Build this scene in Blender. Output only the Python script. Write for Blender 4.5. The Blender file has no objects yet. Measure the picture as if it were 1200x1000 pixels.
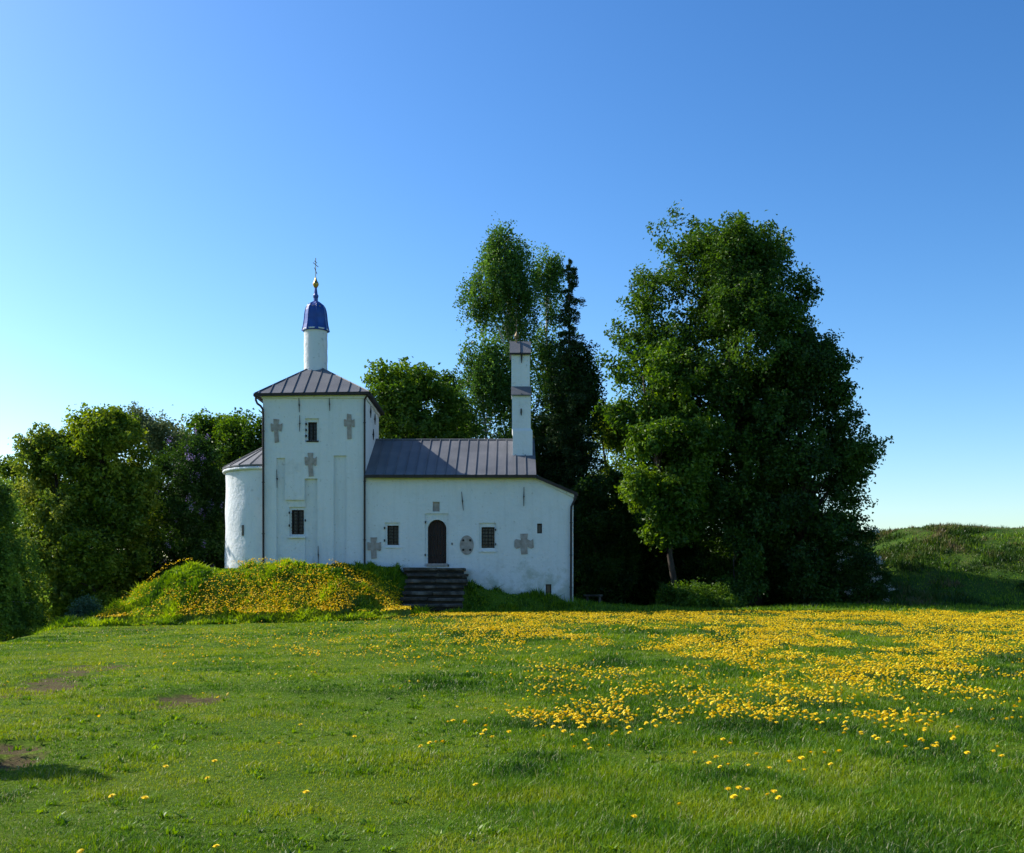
import bpy, bmesh, math, random
import numpy as np
from mathutils import Vector, Matrix, noise as mnoise

C = bpy.context.scene.collection
scn = bpy.context.scene
R = math.radians
random.seed(7)
rng = np.random.default_rng(11)

# ------------------------------------------------------------------ camera
F = 1300.0            # focal length in photo pixels (photo 1200 wide)
HZ = 700.0            # horizon row
EYE = 1.6
cam_d = bpy.data.cameras.new('camera')
cam = bpy.data.objects.new('camera', cam_d)
C.objects.link(cam)
cam.location = (0, 0, EYE)
cam.rotation_euler = (R(90), 0, 0)
cam_d.sensor_width = 36
cam_d.lens = F / 1200 * 36
cam_d.shift_y = (HZ - 500) / 1200
cam_d.clip_start = 0.1
cam_d.clip_end = 3000
scn.camera = cam

# ------------------------------------------------------------------ sky and sun
SUN_EL = 39.0
SUN_AZ = 25.0         # degrees behind the facade plane, sun on the left
to_sun = Vector((-math.cos(R(SUN_EL)) * math.cos(R(SUN_AZ)), math.cos(R(SUN_EL)) * math.sin(R(SUN_AZ)), math.sin(R(SUN_EL))))
w = bpy.data.worlds.new('World')
scn.world = w
w.use_nodes = True
nt = w.node_tree
bg = nt.nodes['Background']
sky = nt.nodes.new('ShaderNodeTexSky')
sky.sky_type = 'NISHITA'
sky.sun_disc = False
sky.sun_elevation = R(SUN_EL)
sky.sun_rotation = R(-(90 - SUN_AZ))
sky.altitude = 100
sky.air_density = 1.0
sky.dust_density = 0.9
sky.ozone_density = 1.6
shs = nt.nodes.new('ShaderNodeHueSaturation')
shs.inputs['Saturation'].default_value = 1.28
shs.inputs['Hue'].default_value = 0.498
nt.links.new(sky.outputs[0], shs.inputs['Color'])
sgm = nt.nodes.new('ShaderNodeGamma'); sgm.inputs['Gamma'].default_value = 1.32
nt.links.new(shs.outputs[0], sgm.inputs['Color'])
nt.links.new(sgm.outputs[0], bg.inputs[0])
bg.inputs[1].default_value = 0.068
sd = bpy.data.lights.new('sun', 'SUN')
sd.energy = 4.4
sd.angle = R(0.5)
sd.color = (1.0, 0.94, 0.84)
so = bpy.data.objects.new('sun', sd)
C.objects.link(so)
so.location = (-30, 30, 40)
so.rotation_euler = to_sun.to_track_quat('Z', 'Y').to_euler()
scn.view_settings.view_transform = 'Standard'
scn.view_settings.look = 'None'
scn.view_settings.gamma = 1
scn.view_settings.exposure = 0.82

# ------------------------------------------------------------------ helpers
def P(px, py, Y):
    return Vector(((px - 600) / F * Y, Y, EYE + (HZ - py) / F * Y))
def PX(px, Y): return (px - 600) / F * Y
def PZ(py, Y): return EYE + (HZ - py) / F * Y

def tag(o, label=None, cat=None, group=None, kind=None):
    if label: o['label'] = label
    if cat: o['category'] = cat
    if group: o['group'] = group
    if kind: o['kind'] = kind
    return o
def empty(name, loc, label, cat, group=None):
    o = bpy.data.objects.new(name, None)
    C.objects.link(o)
    o.location = loc
    o.empty_display_size = 0.2
    return tag(o, label, cat, group)
def link_mesh(name, me, parent=None):
    o = bpy.data.objects.new(name, me)
    C.objects.link(o)
    if parent:
        root = parent
        off = Vector(root.location)
        while root.parent:
            root = root.parent
            off = off + Vector(root.location)
        me.transform(Matrix.Translation(-off))
        o.parent = parent
    return o
def bobj(name, bm, mat, parent=None, smooth=False):
    me = bpy.data.meshes.new(name)
    bmesh.ops.recalc_face_normals(bm, faces=bm.faces)
    bm.to_mesh(me); bm.free()
    for m in (mat if isinstance(mat, (list, tuple)) else [mat]): me.materials.append(m)
    if smooth: me.polygons.foreach_set('use_smooth', [True] * len(me.polygons))
    return link_mesh(name, me, parent)
def npmesh(name, co, quads=None, tris=None, mat=None, attrs=None, parent=None, smooth=False, mids=None):
    me = bpy.data.meshes.new(name)
    co = np.asarray(co, dtype=np.float32)
    me.vertices.add(len(co)); me.vertices.foreach_set('co', co.ravel())
    parts = []; starts = []; tot = 0
    lt = []
    for arr, k in ((quads, 4), (tris, 3)):
        if arr is None or len(arr) == 0: continue
        arr = np.asarray(arr, dtype=np.int32)
        parts.append(arr.ravel()); n = len(arr)
        starts.append(tot + np.arange(n) * k); tot += n * k
    loops = np.concatenate(parts); st = np.concatenate(starts)
    me.loops.add(len(loops)); me.loops.foreach_set('vertex_index', loops)
    me.polygons.add(len(st)); me.polygons.foreach_set('loop_start', st.astype(np.int32))
    me.update(calc_edges=True)
    me.validate()
    if attrs:
        for k, v in attrs.items():
            a = me.attributes.new(k, 'FLOAT', 'POINT')
            a.data.foreach_set('value', np.asarray(v, dtype=np.float32))
    for m in (mat if isinstance(mat, (list, tuple)) else [mat]): me.materials.append(m)
    if mids is not None: me.polygons.foreach_set('material_index', np.asarray(mids, dtype=np.int32))
    me.polygons.foreach_set('use_smooth', [smooth] * len(me.polygons))
    return link_mesh(name, me, parent)

def box(bm, x0, x1, y0, y1, z0, z1):
    v = [bm.verts.new(p) for p in ((x0,y0,z0),(x1,y0,z0),(x1,y1,z0),(x0,y1,z0),(x0,y0,z1),(x1,y0,z1),(x1,y1,z1),(x0,y1,z1))]
    for f in ((0,3,2,1),(4,5,6,7),(0,1,5,4),(1,2,6,5),(2,3,7,6),(3,0,4,7)):
        bm.faces.new([v[i] for i in f])
def hexa(bm, p):   # p: 8 points, bottom 4 then top 4, same winding
    v = [bm.verts.new(q) for q in p]
    for f in ((0,3,2,1),(4,5,6,7),(0,1,5,4),(1,2,6,5),(2,3,7,6),(3,0,4,7)):
        bm.faces.new([v[i] for i in f])
def tube(bm, pts, rad, n=8, cap=True):
    pts = [Vector(p) for p in pts]
    if not isinstance(rad, (list, tuple)): rad = [rad] * len(pts)
    rings = []
    up = Vector((0.13, 0.31, 0.94))
    for i, p in enumerate(pts):
        d = (pts[min(i + 1, len(pts) - 1)] - pts[max(i - 1, 0)])
        if d.length < 1e-6: d = Vector((0, 0, 1))
        d.normalize()
        u = up
        if abs(d.dot(u)) > 0.95: u = Vector((0.95, 0.2, 0.1))
        a = d.cross(u).normalized(); b = d.cross(a)
        rings.append([bm.verts.new(p + (a * math.cos(2*math.pi*k/n) + b * math.sin(2*math.pi*k/n)) * rad[i]) for k in range(n)])
    for r0, r1 in zip(rings[:-1], rings[1:]):
        for k in range(n):
            bm.faces.new((r0[k], r0[(k+1) % n], r1[(k+1) % n], r1[k]))
    if cap:
        bm.faces.new(rings[0][::-1]); bm.faces.new(rings[-1])
def lathe(bm, cx, cy, prof, n=24, a0=0.0):
    rings = []
    for r, z in prof:
        rings.append([bm.verts.new((cx + r*math.cos(a0+2*math.pi*k/n), cy + r*math.sin(a0+2*math.pi*k/n), z)) for k in range(n)])
    for r0, r1 in zip(rings[:-1], rings[1:]):
        for k in range(n):
            bm.faces.new((r0[k], r0[(k+1) % n], r1[(k+1) % n], r1[k]))
    bm.faces.new(rings[0][::-1]); bm.faces.new(rings[-1])
def prism_xz(bm, pts, y0, y1):   # polygon in x,z pushed from y0 to y1
    a = [bm.verts.new((x, y0, z)) for x, z in pts]
    b = [bm.verts.new((x, y1, z)) for x, z in pts]
    bm.faces.new(a); bm.faces.new(b[::-1])
    n = len(pts)
    for i in range(n):
        bm.faces.new((a[i], b[i], b[(i+1) % n], a[(i+1) % n]))

def hash2(ix, iy, s):
    h = (ix.astype(np.int64) * 374761393 + iy.astype(np.int64) * 668265263 + s * 1442695041) & 0x7fffffff
    h = ((h ^ (h >> 13)) * 1274126177) & 0x7fffffff
    return ((h ^ (h >> 16)) & 0xffff) / 65535.0
def vnoise(x, y, s=0):
    x = np.asarray(x, float); y = np.asarray(y, float)
    ix = np.floor(x); iy = np.floor(y); fx = x - ix; fy = y - iy
    fx = fx*fx*(3-2*fx); fy = fy*fy*(3-2*fy)
    a = hash2(ix, iy, s); b = hash2(ix+1, iy, s); c = hash2(ix, iy+1, s); d = hash2(ix+1, iy+1, s)
    return (a*(1-fx)+b*fx)*(1-fy) + (c*(1-fx)+d*fx)*fy
def fbm(x, y, s=0, o=4):
    t = 0; amp = 0.5; 
    for k in range(o):
        t = t + amp * vnoise(np.asarray(x)*2**k + 17.3*k, np.asarray(y)*2**k - 9.1*k, s+k); amp *= 0.5
    return t / (1 - 0.5**o)
def sst(a, b, x):
    if a > b: return 1 - sst(b, a, x)
    t = np.clip((np.asarray(x, float) - a) / (b - a), 0, 1)
    return t*t*(3-2*t)

# ------------------------------------------------------------------ terrain
FY = 50.0       # the facade plane
def H(x, y):
    x = np.asarray(x, float); y = np.asarray(y, float)
    z = 0.018 * np.clip(y, -5, 50)
    z = z - 0.032 * np.clip(-x - 3, 0, 18) * np.clip(y / 45, 0, 1)
    # low undulation and tussocks
    z = z + (fbm(x*0.12, y*0.12, 3, 3) - 0.5) * 0.22 * sst(3, 14, y) + (fbm(x*0.9, y*0.9, 5, 3) - 0.5) * 0.07
    # mound under the church
    hp = np.interp(x, [-18, -6.6, -4.9, -2.2, 0, 2.6, 5, 8], [3.05, 3.0, 2.72, 2.1, 1.66, 1.35, 1.05, 0.95])
    yf = np.interp(x, [-18, -7, -5, -4.4, -2, 3], [44.4, 44.0, 45.2, 46.8, 46.9, 46.4])
    yc = np.interp(x, [-18, -7, -5, -4.4, -2, 3], [48.0, 47.7, 48.8, 49.6, 49.8, 49.8])
    f = sst(0, 1, np.clip((y - yf) / (yc - yf), 0, 1)) * sst(-18.9, -13.8, x + 0.25*(y-48)) * (1 - sst(58, 66, y))
    bump = (fbm(x*0.75, y*0.75, 21, 3) - 0.5) * 0.75
    f2 = np.clip((y - yf) / (yc - yf), 0, 1)
    hf = np.interp(x, [-18, -9, -7.5, -6.3, -5.3, -4.6, -4.0], [3.2, 2.95, 2.62, 2.15, 1.6, 1.15, 1.0])
    hf = np.minimum(hf, hp)
    bl = sst(47.5, 49.5, y)
    hp = hf*(1-bl) + hp*bl
    m = np.clip(hp - 0.8, 0, 9)
    z = z + f * m * 1.0 + bump * f * sst(-4.2, -6, x) * (1 - sst(47.5, 49.5, y))
    # drop to the left, beyond the edge of the field
    xe = -13.2 - (y - 27.5) * 0.26
    d = xe - x
    z = z - 5.5 * sst(0, 9, d) * (y > -100)
    z = z - 4.0 * sst(54, 66, y) * sst(-9, -16, x) 
    # rampart on the right
    r = sst(51.5, 66.5, y + 0.9*np.sin(x*0.22)) * sst(13.5, 24.0, x - (y-62)*0.1) * (1 - 0.8*sst(84, 110, y))
    z = z + r * (5.15 + 0.25*np.sin(x*0.14+1.0) + (fbm(x*0.25, y*0.25, 31, 4)-0.5)*0.8)
    return z

# ------------------------------------------------------------------ materials
def newmat(name):
    m = bpy.data.materials.new(name); m.use_nodes = True
    n = m.node_tree.nodes; l = m.node_tree.links
    return m, n, l, n['Principled BSDF']
def ramp(n, stops):
    r = n.new('ShaderNodeValToRGB')
    el = r.color_ramp.elements
    while len(el) > 1: el.remove(el[-1])
    el[0].position = stops[0][0]; el[0].color = (*stops[0][1], 1)
    for p, c in stops[1:]:
        e = el.new(p); e.color = (*c, 1)
    return r
def noise_mat(name, stops, scale=3.0, rough=0.8, bump=0.0, bscale=None, metallic=0.0, detail=6, spec=0.3, bdist=0.02, stretch=None):
    m, n, l, p = newmat(name)
    tc = n.new('ShaderNodeTexCoord'); mp = n.new('ShaderNodeMapping')
    l.new(tc.outputs['Object'], mp.inputs[0])
    if stretch: mp.inputs['Scale'].default_value = stretch
    t = n.new('ShaderNodeTexNoise'); t.inputs['Scale'].default_value = scale; t.inputs['Detail'].default_value = detail
    l.new(mp.outputs[0], t.inputs['Vector'])
    r = ramp(n, stops); l.new(t.outputs['Fac'], r.inputs[0]); l.new(r.outputs[0], p.inputs['Base Color'])
    p.inputs['Roughness'].default_value = rough; p.inputs['Metallic'].default_value = metallic
    p.inputs['Specular IOR Level'].default_value = spec
    if bump:
        t2 = n.new('ShaderNodeTexNoise'); t2.inputs['Scale'].default_value = bscale or scale*4; t2.inputs['Detail'].default_value = 5
        l.new(mp.outputs[0], t2.inputs['Vector'])
        b = n.new('ShaderNodeBump'); b.inputs['Strength'].default_value = bump; b.inputs['Distance'].default_value = bdist
        l.new(t2.outputs['Fac'], b.inputs['Height']); l.new(b.outputs[0], p.inputs['Normal'])
    return m
def leaf_mat(name, stops, trans=0.4, gloss=0.06, attr='tint'):
    m, n, l, p = newmat(name)
    n.remove(p)
    a = n.new('ShaderNodeAttribute'); a.attribute_name = attr
    r = ramp(n, stops); l.new(a.outputs['Fac'], r.inputs[0])
    d = n.new('ShaderNodeBsdfDiffuse'); t = n.new('ShaderNodeBsdfTranslucent'); g = n.new('ShaderNodeBsdfGlossy')
    g.inputs['Roughness'].default_value = 0.45
    l.new(r.outputs[0], d.inputs[0])
    hs = n.new('ShaderNodeHueSaturation'); hs.inputs['Hue'].default_value = 0.485; hs.inputs['Saturation'].default_value = 1.1; hs.inputs['Value'].default_value = 1.5
    l.new(r.outputs[0], hs.inputs['Color']); l.new(hs.outputs[0], t.inputs[0])
    m1 = n.new('ShaderNodeMixShader'); m1.inputs[0].default_value = trans
    l.new(d.outputs[0], m1.inputs[1]); l.new(t.outputs[0], m1.inputs[2])
    m2 = n.new('ShaderNodeMixShader'); m2.inputs[0].default_value = gloss
    l.new(m1.outputs[0], m2.inputs[1]); l.new(g.outputs[0], m2.inputs[2])
    l.new(m2.outputs[0], n['Material Output'].inputs[0])
    return m

def plaster_mat():
    m, n, l, p = newmat('white_plaster')
    tc = n.new('ShaderNodeTexCoord')
    t = n.new('ShaderNodeTexNoise'); t.inputs['Scale'].default_value = 0.9; t.inputs['Detail'].default_value = 8; t.inputs['Roughness'].default_value = 0.65
    l.new(tc.outputs['Object'], t.inputs['Vector'])
    r = ramp(n, [(0.25, (0.55, 0.57, 0.58)), (0.42, (0.64, 0.67, 0.69)), (0.7, (0.67, 0.70, 0.725))])
    l.new(t.outputs['Fac'], r.inputs[0])
    t3 = n.new('ShaderNodeTexNoise'); t3.inputs['Scale'].default_value = 7; t3.inputs['Detail'].default_value = 6
    l.new(tc.outputs['Object'], t3.inputs['Vector'])
    r3 = ramp(n, [(0.30, (0.55, 0.54, 0.50)), (0.37, (1, 1, 1))])
    l.new(t3.outputs['Fac'], r3.inputs[0])
    # weather streaks
    mp = n.new('ShaderNodeMapping'); mp.inputs['Scale'].default_value = (5, 5, 0.35)
    l.new(tc.outputs['Object'], mp.inputs[0])
    t4 = n.new('ShaderNodeTexNoise'); t4.inputs['Scale'].default_value = 1.0; t4.inputs['Detail'].default_value = 4
    l.new(mp.outputs[0], t4.inputs['Vector'])
    r4 = ramp(n, [(0.3, (0.93, 0.93, 0.92)), (0.5, (1, 1, 1))])
    l.new(t4.outputs['Fac'], r4.inputs[0])
    mx = n.new('ShaderNodeMix'); mx.data_type = 'RGBA'; mx.blend_type = 'MULTIPLY'; mx.inputs[0].default_value = 0.5
    l.new(r.outputs[0], mx.inputs[6]); l.new(r3.outputs[0], mx.inputs[7])
    mx2 = n.new('ShaderNodeMix'); mx2.data_type = 'RGBA'; mx2.blend_type = 'MULTIPLY'; mx2.inputs[0].default_value = 0.7
    l.new(mx.outputs[2], mx2.inputs[6]); l.new(r4.outputs[0], mx2.inputs[7])
    # damp patches low on the walls
    sp = n.new('ShaderNodeSeparateXYZ'); l.new(tc.outputs['Object'], sp.inputs[0])
    zr_ = n.new('ShaderNodeMapRange'); zr_.inputs[1].default_value = 2.4; zr_.inputs[2].default_value = -1.0; zr_.inputs[3].default_value = -0.2; zr_.inputs[4].default_value = 0.16
    l.new(sp.outputs[2], zr_.inputs[0])
    t5 = n.new('ShaderNodeTexNoise'); t5.inputs['Scale'].default_value = 1.3; t5.inputs['Detail'].default_value = 9; t5.inputs['Roughness'].default_value = 0.7
    l.new(tc.outputs['Object'], t5.inputs['Vector'])
    a5 = n.new('ShaderNodeMath'); l.new(t5.outputs['Fac'], a5.inputs[0]); l.new(zr_.outputs[0], a5.inputs[1])
    r5 = ramp(n, [(0.53, (1, 1, 1)), (0.68, (0.70, 0.73, 0.66))]); l.new(a5.outputs[0], r5.inputs[0])
    mx3 = n.new('ShaderNodeMix'); mx3.data_type = 'RGBA'; mx3.blend_type = 'MULTIPLY'; mx3.inputs[0].default_value = 1
    l.new(mx2.outputs[2], mx3.inputs[6]); l.new(r5.outputs[0], mx3.inputs[7])
    l.new(mx3.outputs[2], p.inputs['Base Color'])
    p.inputs['Roughness'].default_value = 0.92; p.inputs['Specular IOR Level'].default_value = 0.15
    t2 = n.new('ShaderNodeTexNoise'); t2.inputs['Scale'].default_value = 4.5; t2.inputs['Detail'].default_value = 8; t2.inputs['Roughness'].default_value = 0.6
    l.new(tc.outputs['Object'], t2.inputs['Vector'])
    b = n.new('ShaderNodeBump'); b.inputs['Strength'].default_value = 0.7; b.inputs['Distance'].default_value = 0.06
    l.new(t2.outputs['Fac'], b.inputs['Height']); l.new(b.outputs[0], p.inputs['Normal'])
    return m
M = {}
M['plaster'] = plaster_mat()
M['roof'] = noise_mat('roof_metal', [(0.3, (0.092, 0.097, 0.108)), (0.5, (0.115, 0.12, 0.132)), (0.7, (0.15, 0.15, 0.158)), (0.8, (0.13, 0.11, 0.10))], 0.8, 0.6, 0.12, 6, metallic=0.0, spec=0.3)
M['fascia'] = noise_mat('dark_fascia', [(0.3, (0.02, 0.016, 0.016)), (0.7, (0.04, 0.03, 0.03))], 3, 0.6)
M['iron'] = noise_mat('wrought_iron', [(0.3, (0.012, 0.011, 0.012)), (0.7, (0.03, 0.027, 0.026))], 9, 0.55)
M['door'] = noise_mat('door_wood', [(0.3, (0.014, 0.006, 0.005)), (0.7, (0.034, 0.013, 0.010))], 4, 0.6, 0.3, 12, stretch=(6, 6, 0.5))
M['glass'] = noise_mat('dark_pane', [(0.3, (0.008, 0.009, 0.012)), (0.7, (0.02, 0.022, 0.028))], 6, 0.25, spec=0.5)
M['limestone'] = noise_mat('old_limestone', [(0.25, (0.22, 0.19, 0.17)), (0.5, (0.33, 0.29, 0.27)), (0.8, (0.42, 0.38, 0.36))], 6, 0.95, 0.6, 14)
M['steps'] = noise_mat('weathered_steps', [(0.3, (0.02, 0.02, 0.018)), (0.5, (0.05, 0.048, 0.044)), (0.72, (0.15, 0.145, 0.135))], 2.2, 0.95, 0.8, 10, bdist=0.04)
M['riser'] = noise_mat('mossy_shaded_riser', [(0.3, (0.012, 0.013, 0.01)), (0.7, (0.035, 0.034, 0.028))], 3, 0.95, 0.6, 10)  # mossy stone, darkened in colour to imitate the shadow under the slabs
M['blue'] = noise_mat('blue_enamel', [(0.3, (0.005, 0.032, 0.19)), (0.7, (0.008, 0.062, 0.32))], 3, 0.38, 0.2, 5, spec=0.6)
M['gold'] = noise_mat('gilded_metal', [(0.3, (0.35, 0.22, 0.06)), (0.7, (0.6, 0.4, 0.12))], 8, 0.35, metallic=0.9)
M['brass'] = noise_mat('tarnished_brass', [(0.3, (0.10, 0.075, 0.04)), (0.7, (0.2, 0.15, 0.07))], 8, 0.5, metallic=0.6)
M['bark'] = noise_mat('tree_bark', [(0.3, (0.02, 0.016, 0.012)), (0.5, (0.045, 0.036, 0.028)), (0.75, (0.085, 0.07, 0.055))], 5, 0.95, 0.9, 9, bdist=0.05, stretch=(1, 1, 0.25))
M['birch_bark'] = noise_mat('birch_bark', [(0.38, (0.05, 0.045, 0.04)), (0.46, (0.5, 0.48, 0.45)), (0.8, (0.62, 0.6, 0.57))], 3, 0.8, 0.3, 9, stretch=(1, 1, 2.2))
M['lawn_blade'] = leaf_mat('grass_blade', [(0.0, (0.018, 0.065, 0.004)), (0.35, (0.052, 0.145, 0.005)), (0.7, (0.125, 0.22, 0.008)), (0.93, (0.20, 0.265, 0.014)), (0.96, (0.28, 0.28, 0.10)), (1.0, (0.36, 0.36, 0.20))], 0.35, 0.02)
M['herb'] = leaf_mat('herb_leaf', [(0.0, (0.03, 0.09, 0.008)), (0.5, (0.12, 0.23, 0.012)), (1.0, (0.26, 0.37, 0.025))], 0.42, 0.02)
M['rough_blade'] = leaf_mat('rough_grass_blade', [(0.0, (0.02, 0.055, 0.008)), (0.4, (0.04, 0.088, 0.012)), (0.75, (0.075, 0.105, 0.022)), (1.0, (0.14, 0.12, 0.055))], 0.3, 0.02)
M['petal'] = leaf_mat('dandelion_petal', [(0.0, (0.58, 0.43, 0.004)), (0.6, (0.76, 0.61, 0.008)), (1.0, (0.86, 0.73, 0.02))], 0.42, 0.02)
M['stem'] = noise_mat('flower_stem', [(0.3, (0.08, 0.16, 0.03)), (0.7, (0.14, 0.2, 0.05))], 9, 0.7)
M['petal_near'] = noise_mat('near_petal', [(0.3, (0.78, 0.54, 0.005)), (0.7, (0.9, 0.70, 0.015))], 60, 0.75)

def ground_mat():
    m, n, l, p = newmat('meadow_soil')
    tc = n.new('ShaderNodeTexCoord')
    def N(s, d=6, rg=0.6):
        t = n.new('ShaderNodeTexNoise'); t.inputs['Scale'].default_value = s; t.inputs['Detail'].default_value = d; t.inputs['Roughness'].default_value = rg
        l.new(tc.outputs['Object'], t.inputs['Vector']); return t
    a = N(0.35); b = N(14, 8, 0.75)
    ra = ramp(n, [(0.3, (0.045, 0.105, 0.008)), (0.5, (0.08, 0.15, 0.012)), (0.7, (0.12, 0.175, 0.02))])
    rb = ramp(n, [(0.25, (0.35, 0.35, 0.3)), (0.5, (0.9, 0.9, 0.85)), (0.75, (1.6, 1.45, 1.2))])
    l.new(a.outputs['Fac'], ra.inputs[0]); l.new(b.outputs['Fac'], rb.inputs[0])
    mx = n.new('ShaderNodeMix'); mx.data_type = 'RGBA'; mx.blend_type = 'MULTIPLY'; mx.inputs[0].default_value = 1
    l.new(ra.outputs[0], mx.inputs[6]); l.new(rb.outputs[0], mx.inputs[7])
    at = n.new('ShaderNodeAttribute'); at.attribute_name = 'dirt'
    rd = ramp(n, [(0.3, (0.045, 0.035, 0.018)), (0.5, (0.11, 0.085, 0.042)), (0.62, (0.09, 0.10, 0.03)), (0.75, (0.21, 0.165, 0.09))])
    l.new(b.outputs['Fac'], rd.inputs[0])
    # ragged dirt edge
    c = N(3.0, 8, 0.7)
    ad = n.new('ShaderNodeMath'); ad.operation = 'ADD'; l.new(at.outputs['Fac'], ad.inputs[0]); l.new(c.outputs['Fac'], ad.inputs[1])
    mr = n.new('ShaderNodeMapRange'); mr.inputs[1].default_value = 0.78; mr.inputs[2].default_value = 0.98
    l.new(ad.outputs[0], mr.inputs[0])
    mx2 = n.new('ShaderNodeMix'); mx2.data_type = 'RGBA'
    l.new(mr.outputs[0], mx2.inputs[0]); l.new(mx.outputs[2], mx2.inputs[6]); l.new(rd.outputs[0], mx2.inputs[7])
    # rough dry slope of the rampart
    at2 = n.new('ShaderNodeAttribute'); at2.attribute_name = 'dry'
    e = N(0.7, 8, 0.7)
    re = ramp(n, [(0.35, (0.025, 0.065, 0.010)), (0.5, (0.045, 0.09, 0.014)), (0.66, (0.07, 0.09, 0.025)), (0.8, (0.11, 0.10, 0.05))])
    l.new(e.outputs['Fac'], re.inputs[0])
    mx3 = n.new('ShaderNodeMix'); mx3.data_type = 'RGBA'
    l.new(at2.outputs['Fac'], mx3.inputs[0]); l.new(mx2.outputs[2], mx3.inputs[6]); l.new(re.outputs[0], mx3.inputs[7])
    l.new(mx3.outputs[2], p.inputs['Base Color'])
    p.inputs['Roughness'].default_value = 1; p.inputs['Specular IOR Level'].default_value = 0.05
    bp = n.new('ShaderNodeBump'); bp.inputs['Strength'].default_value = 1.0; bp.inputs['Distance'].default_value = 0.05
    l.new(b.outputs['Fac'], bp.inputs['Height']); l.new(bp.outputs[0], p.inputs['Normal'])
    return m
M['ground'] = ground_mat()

# ------------------------------------------------------------------ ground sheet
DIRT = []   # (x, y, rx, ry, strength)
def gy(px, py):          # point of the field seen at a pixel
    lo, hi = 3.0, 60.0
    for _ in range(40):
        mid = (lo + hi) / 2
        r = HZ + (EYE - float(H(PX(px, mid), mid))) / mid * F
        if r > py: lo = mid
        else: hi = mid
    return PX(px, lo), lo
for px, py, sx, sy, s in ((30, 806, 70, 12, .85), (222, 818, 45, 11, .8), (105, 780, 55, 7, .6), (75, 793, 50, 7, .5), (150, 826, 60, 8, .28), (400, 733, 60, 5, .25), (160, 738, 80, 4, .35), (10, 872, 50, 9, .6), (5, 893, 40, 14, .7), (760, 960, 90, 20, .12)):
    x, y = gy(px, py); x2, y2 = gy(px, py + sy); x3, _ = gy(px, py); 
    DIRT.append((x, y, sx / F * y, max(abs(y - y2), 0.25), s))
for px, py, sx, sy, s in ((742, 711, 32, 2, .6),):
    x, y = PX(px, 52.0), 52.0
    DIRT.append((x, y, sx / F * y, 0.6, s))
def dirt(x, y):
    d = np.zeros_like(np.asarray(x, float))
    for cx, cy, rx, ry, s in DIRT:
        q = ((x-cx)/rx)**2 + ((y-cy)/ry)**2
        d = np.maximum(d, s * np.clip(1.35 - q, 0, 1))
    return d
def axis(lo, hi, step, far_lo, far_hi):
    a = list(np.arange(lo, hi + 1e-6, step))
    s = step; v = lo; left = []
    while v > far_lo: s *= 1.25; v -= s; left.append(v)
    s = step; v = hi; right = []
    while v < far_hi: s *= 1.25; v += s; right.append(v)
    return np.array(left[::-1] + a + right)
xs = axis(-26, 44, 0.22, -900, 900); ys = axis(3, 86, 0.22, -300, 2200)
GX, GY = np.meshgrid(xs, ys)
GZ = H(GX, GY)
near = (GY < 40) & (GY > 2) & (np.abs(GX) < 26)
GZ = GZ - 0.09 * np.clip(dirt(GX, GY) * 1.6, 0, 1) * near
nx = len(xs); ny = len(ys)
idx = np.arange(nx * ny).reshape(ny, nx)
Q = np.stack([idx[:-1, :-1], idx[:-1, 1:], idx[1:, 1:], idx[1:, :-1]], -1).reshape(-1, 4)
dry = (sst(52, 57, GY) * sst(13, 18, GX)).ravel()
g = npmesh('ground', np.stack([GX, GY, GZ], -1).reshape(-1, 3), quads=Q, mat=M['ground'], attrs={'dirt': dirt(GX, GY).ravel(), 'dry': dry}, smooth=True)
tag(g, kind='structure')

# ------------------------------------------------------------------ church
church = empty('church', (0, 52, 2.5), 'white plastered stone church with square tower, blue dome and grey metal roofs on the mound', 'church')
def wobble(x, z): return 0.028 * (float(fbm(x*0.8+5, z*0.8, 41, 3)) - 0.5)
def relief_wall(bm, axis_, x0, x1, z0, z1, plane, rec, step=0.3, warp=None):
    """front wall made of cells; rec = (xa, xb, za, zb, depth)."""
    bx = {round(x0, 4), round(x1, 4)}; bz = {round(z0, 4), round(z1, 4)}
    for a, b, c, d, e in rec:
        bx |= {round(max(a, x0), 4), round(min(b, x1), 4)}; bz |= {round(max(c, z0), 4), round(min(d, z1), 4)}
    def fill(s):
        s = sorted(s); o = []
        for a, b in zip(s[:-1], s[1:]):
            k = max(1, int(math.ceil((b - a) / step)))
            o += [a + (b - a) * i / k for i in range(k)]
        return o + [s[-1]]
    X = fill(bx); Z = fill(bz)
    dep = [[0.0] * (len(Z)-1) for _ in range(len(X)-1)]
    for i in range(len(X)-1):
        cx = (X[i]+X[i+1])/2
        for j in range(len(Z)-1):
            cz = (Z[j]+Z[j+1])/2
            for a, b, c, d, e in rec:
                if a < cx < b and c < cz < d: dep[i][j] = max(dep[i][j], e)
    cache = {}
    def V(i, j, d):
        k = (i, j, round(d, 4))
        if k not in cache:
            x, z = X[i], Z[j]
            zz = warp(x, z) if warp else z
            cache[k] = bm.verts.new((x, plane + d + wobble(x, z), zz))
        return cache[k]
    for i in range(len(X)-1):
        for j in range(len(Z)-1):
            d = dep[i][j]
            bm.faces.new((V(i,j,d), V(i+1,j,d), V(i+1,j+1,d), V(i,j+1,d)))
            if i+1 < len(X)-1 and abs(dep[i+1][j]-d) > 1e-5:
                e = dep[i+1][j]; bm.faces.new((V(i+1,j,d), V(i+1,j,e), V(i+1,j+1,e), V(i+1,j+1,d)))
            if j+1 < len(Z)-1 and abs(dep[i][j+1]-d) > 1e-5:
                e = dep[i][j+1]; bm.faces.new((V(i,j+1,d), V(i,j+1,e), V(i+1,j+1,e), V(i+1,j+1,d)))
def rec(px0, px1, py0, py1, d):   # pixel rect -> recess on the facade
    return (PX(px0, FY), PX(px1, FY), PZ(py1, FY), PZ(py0, FY), d)

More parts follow.
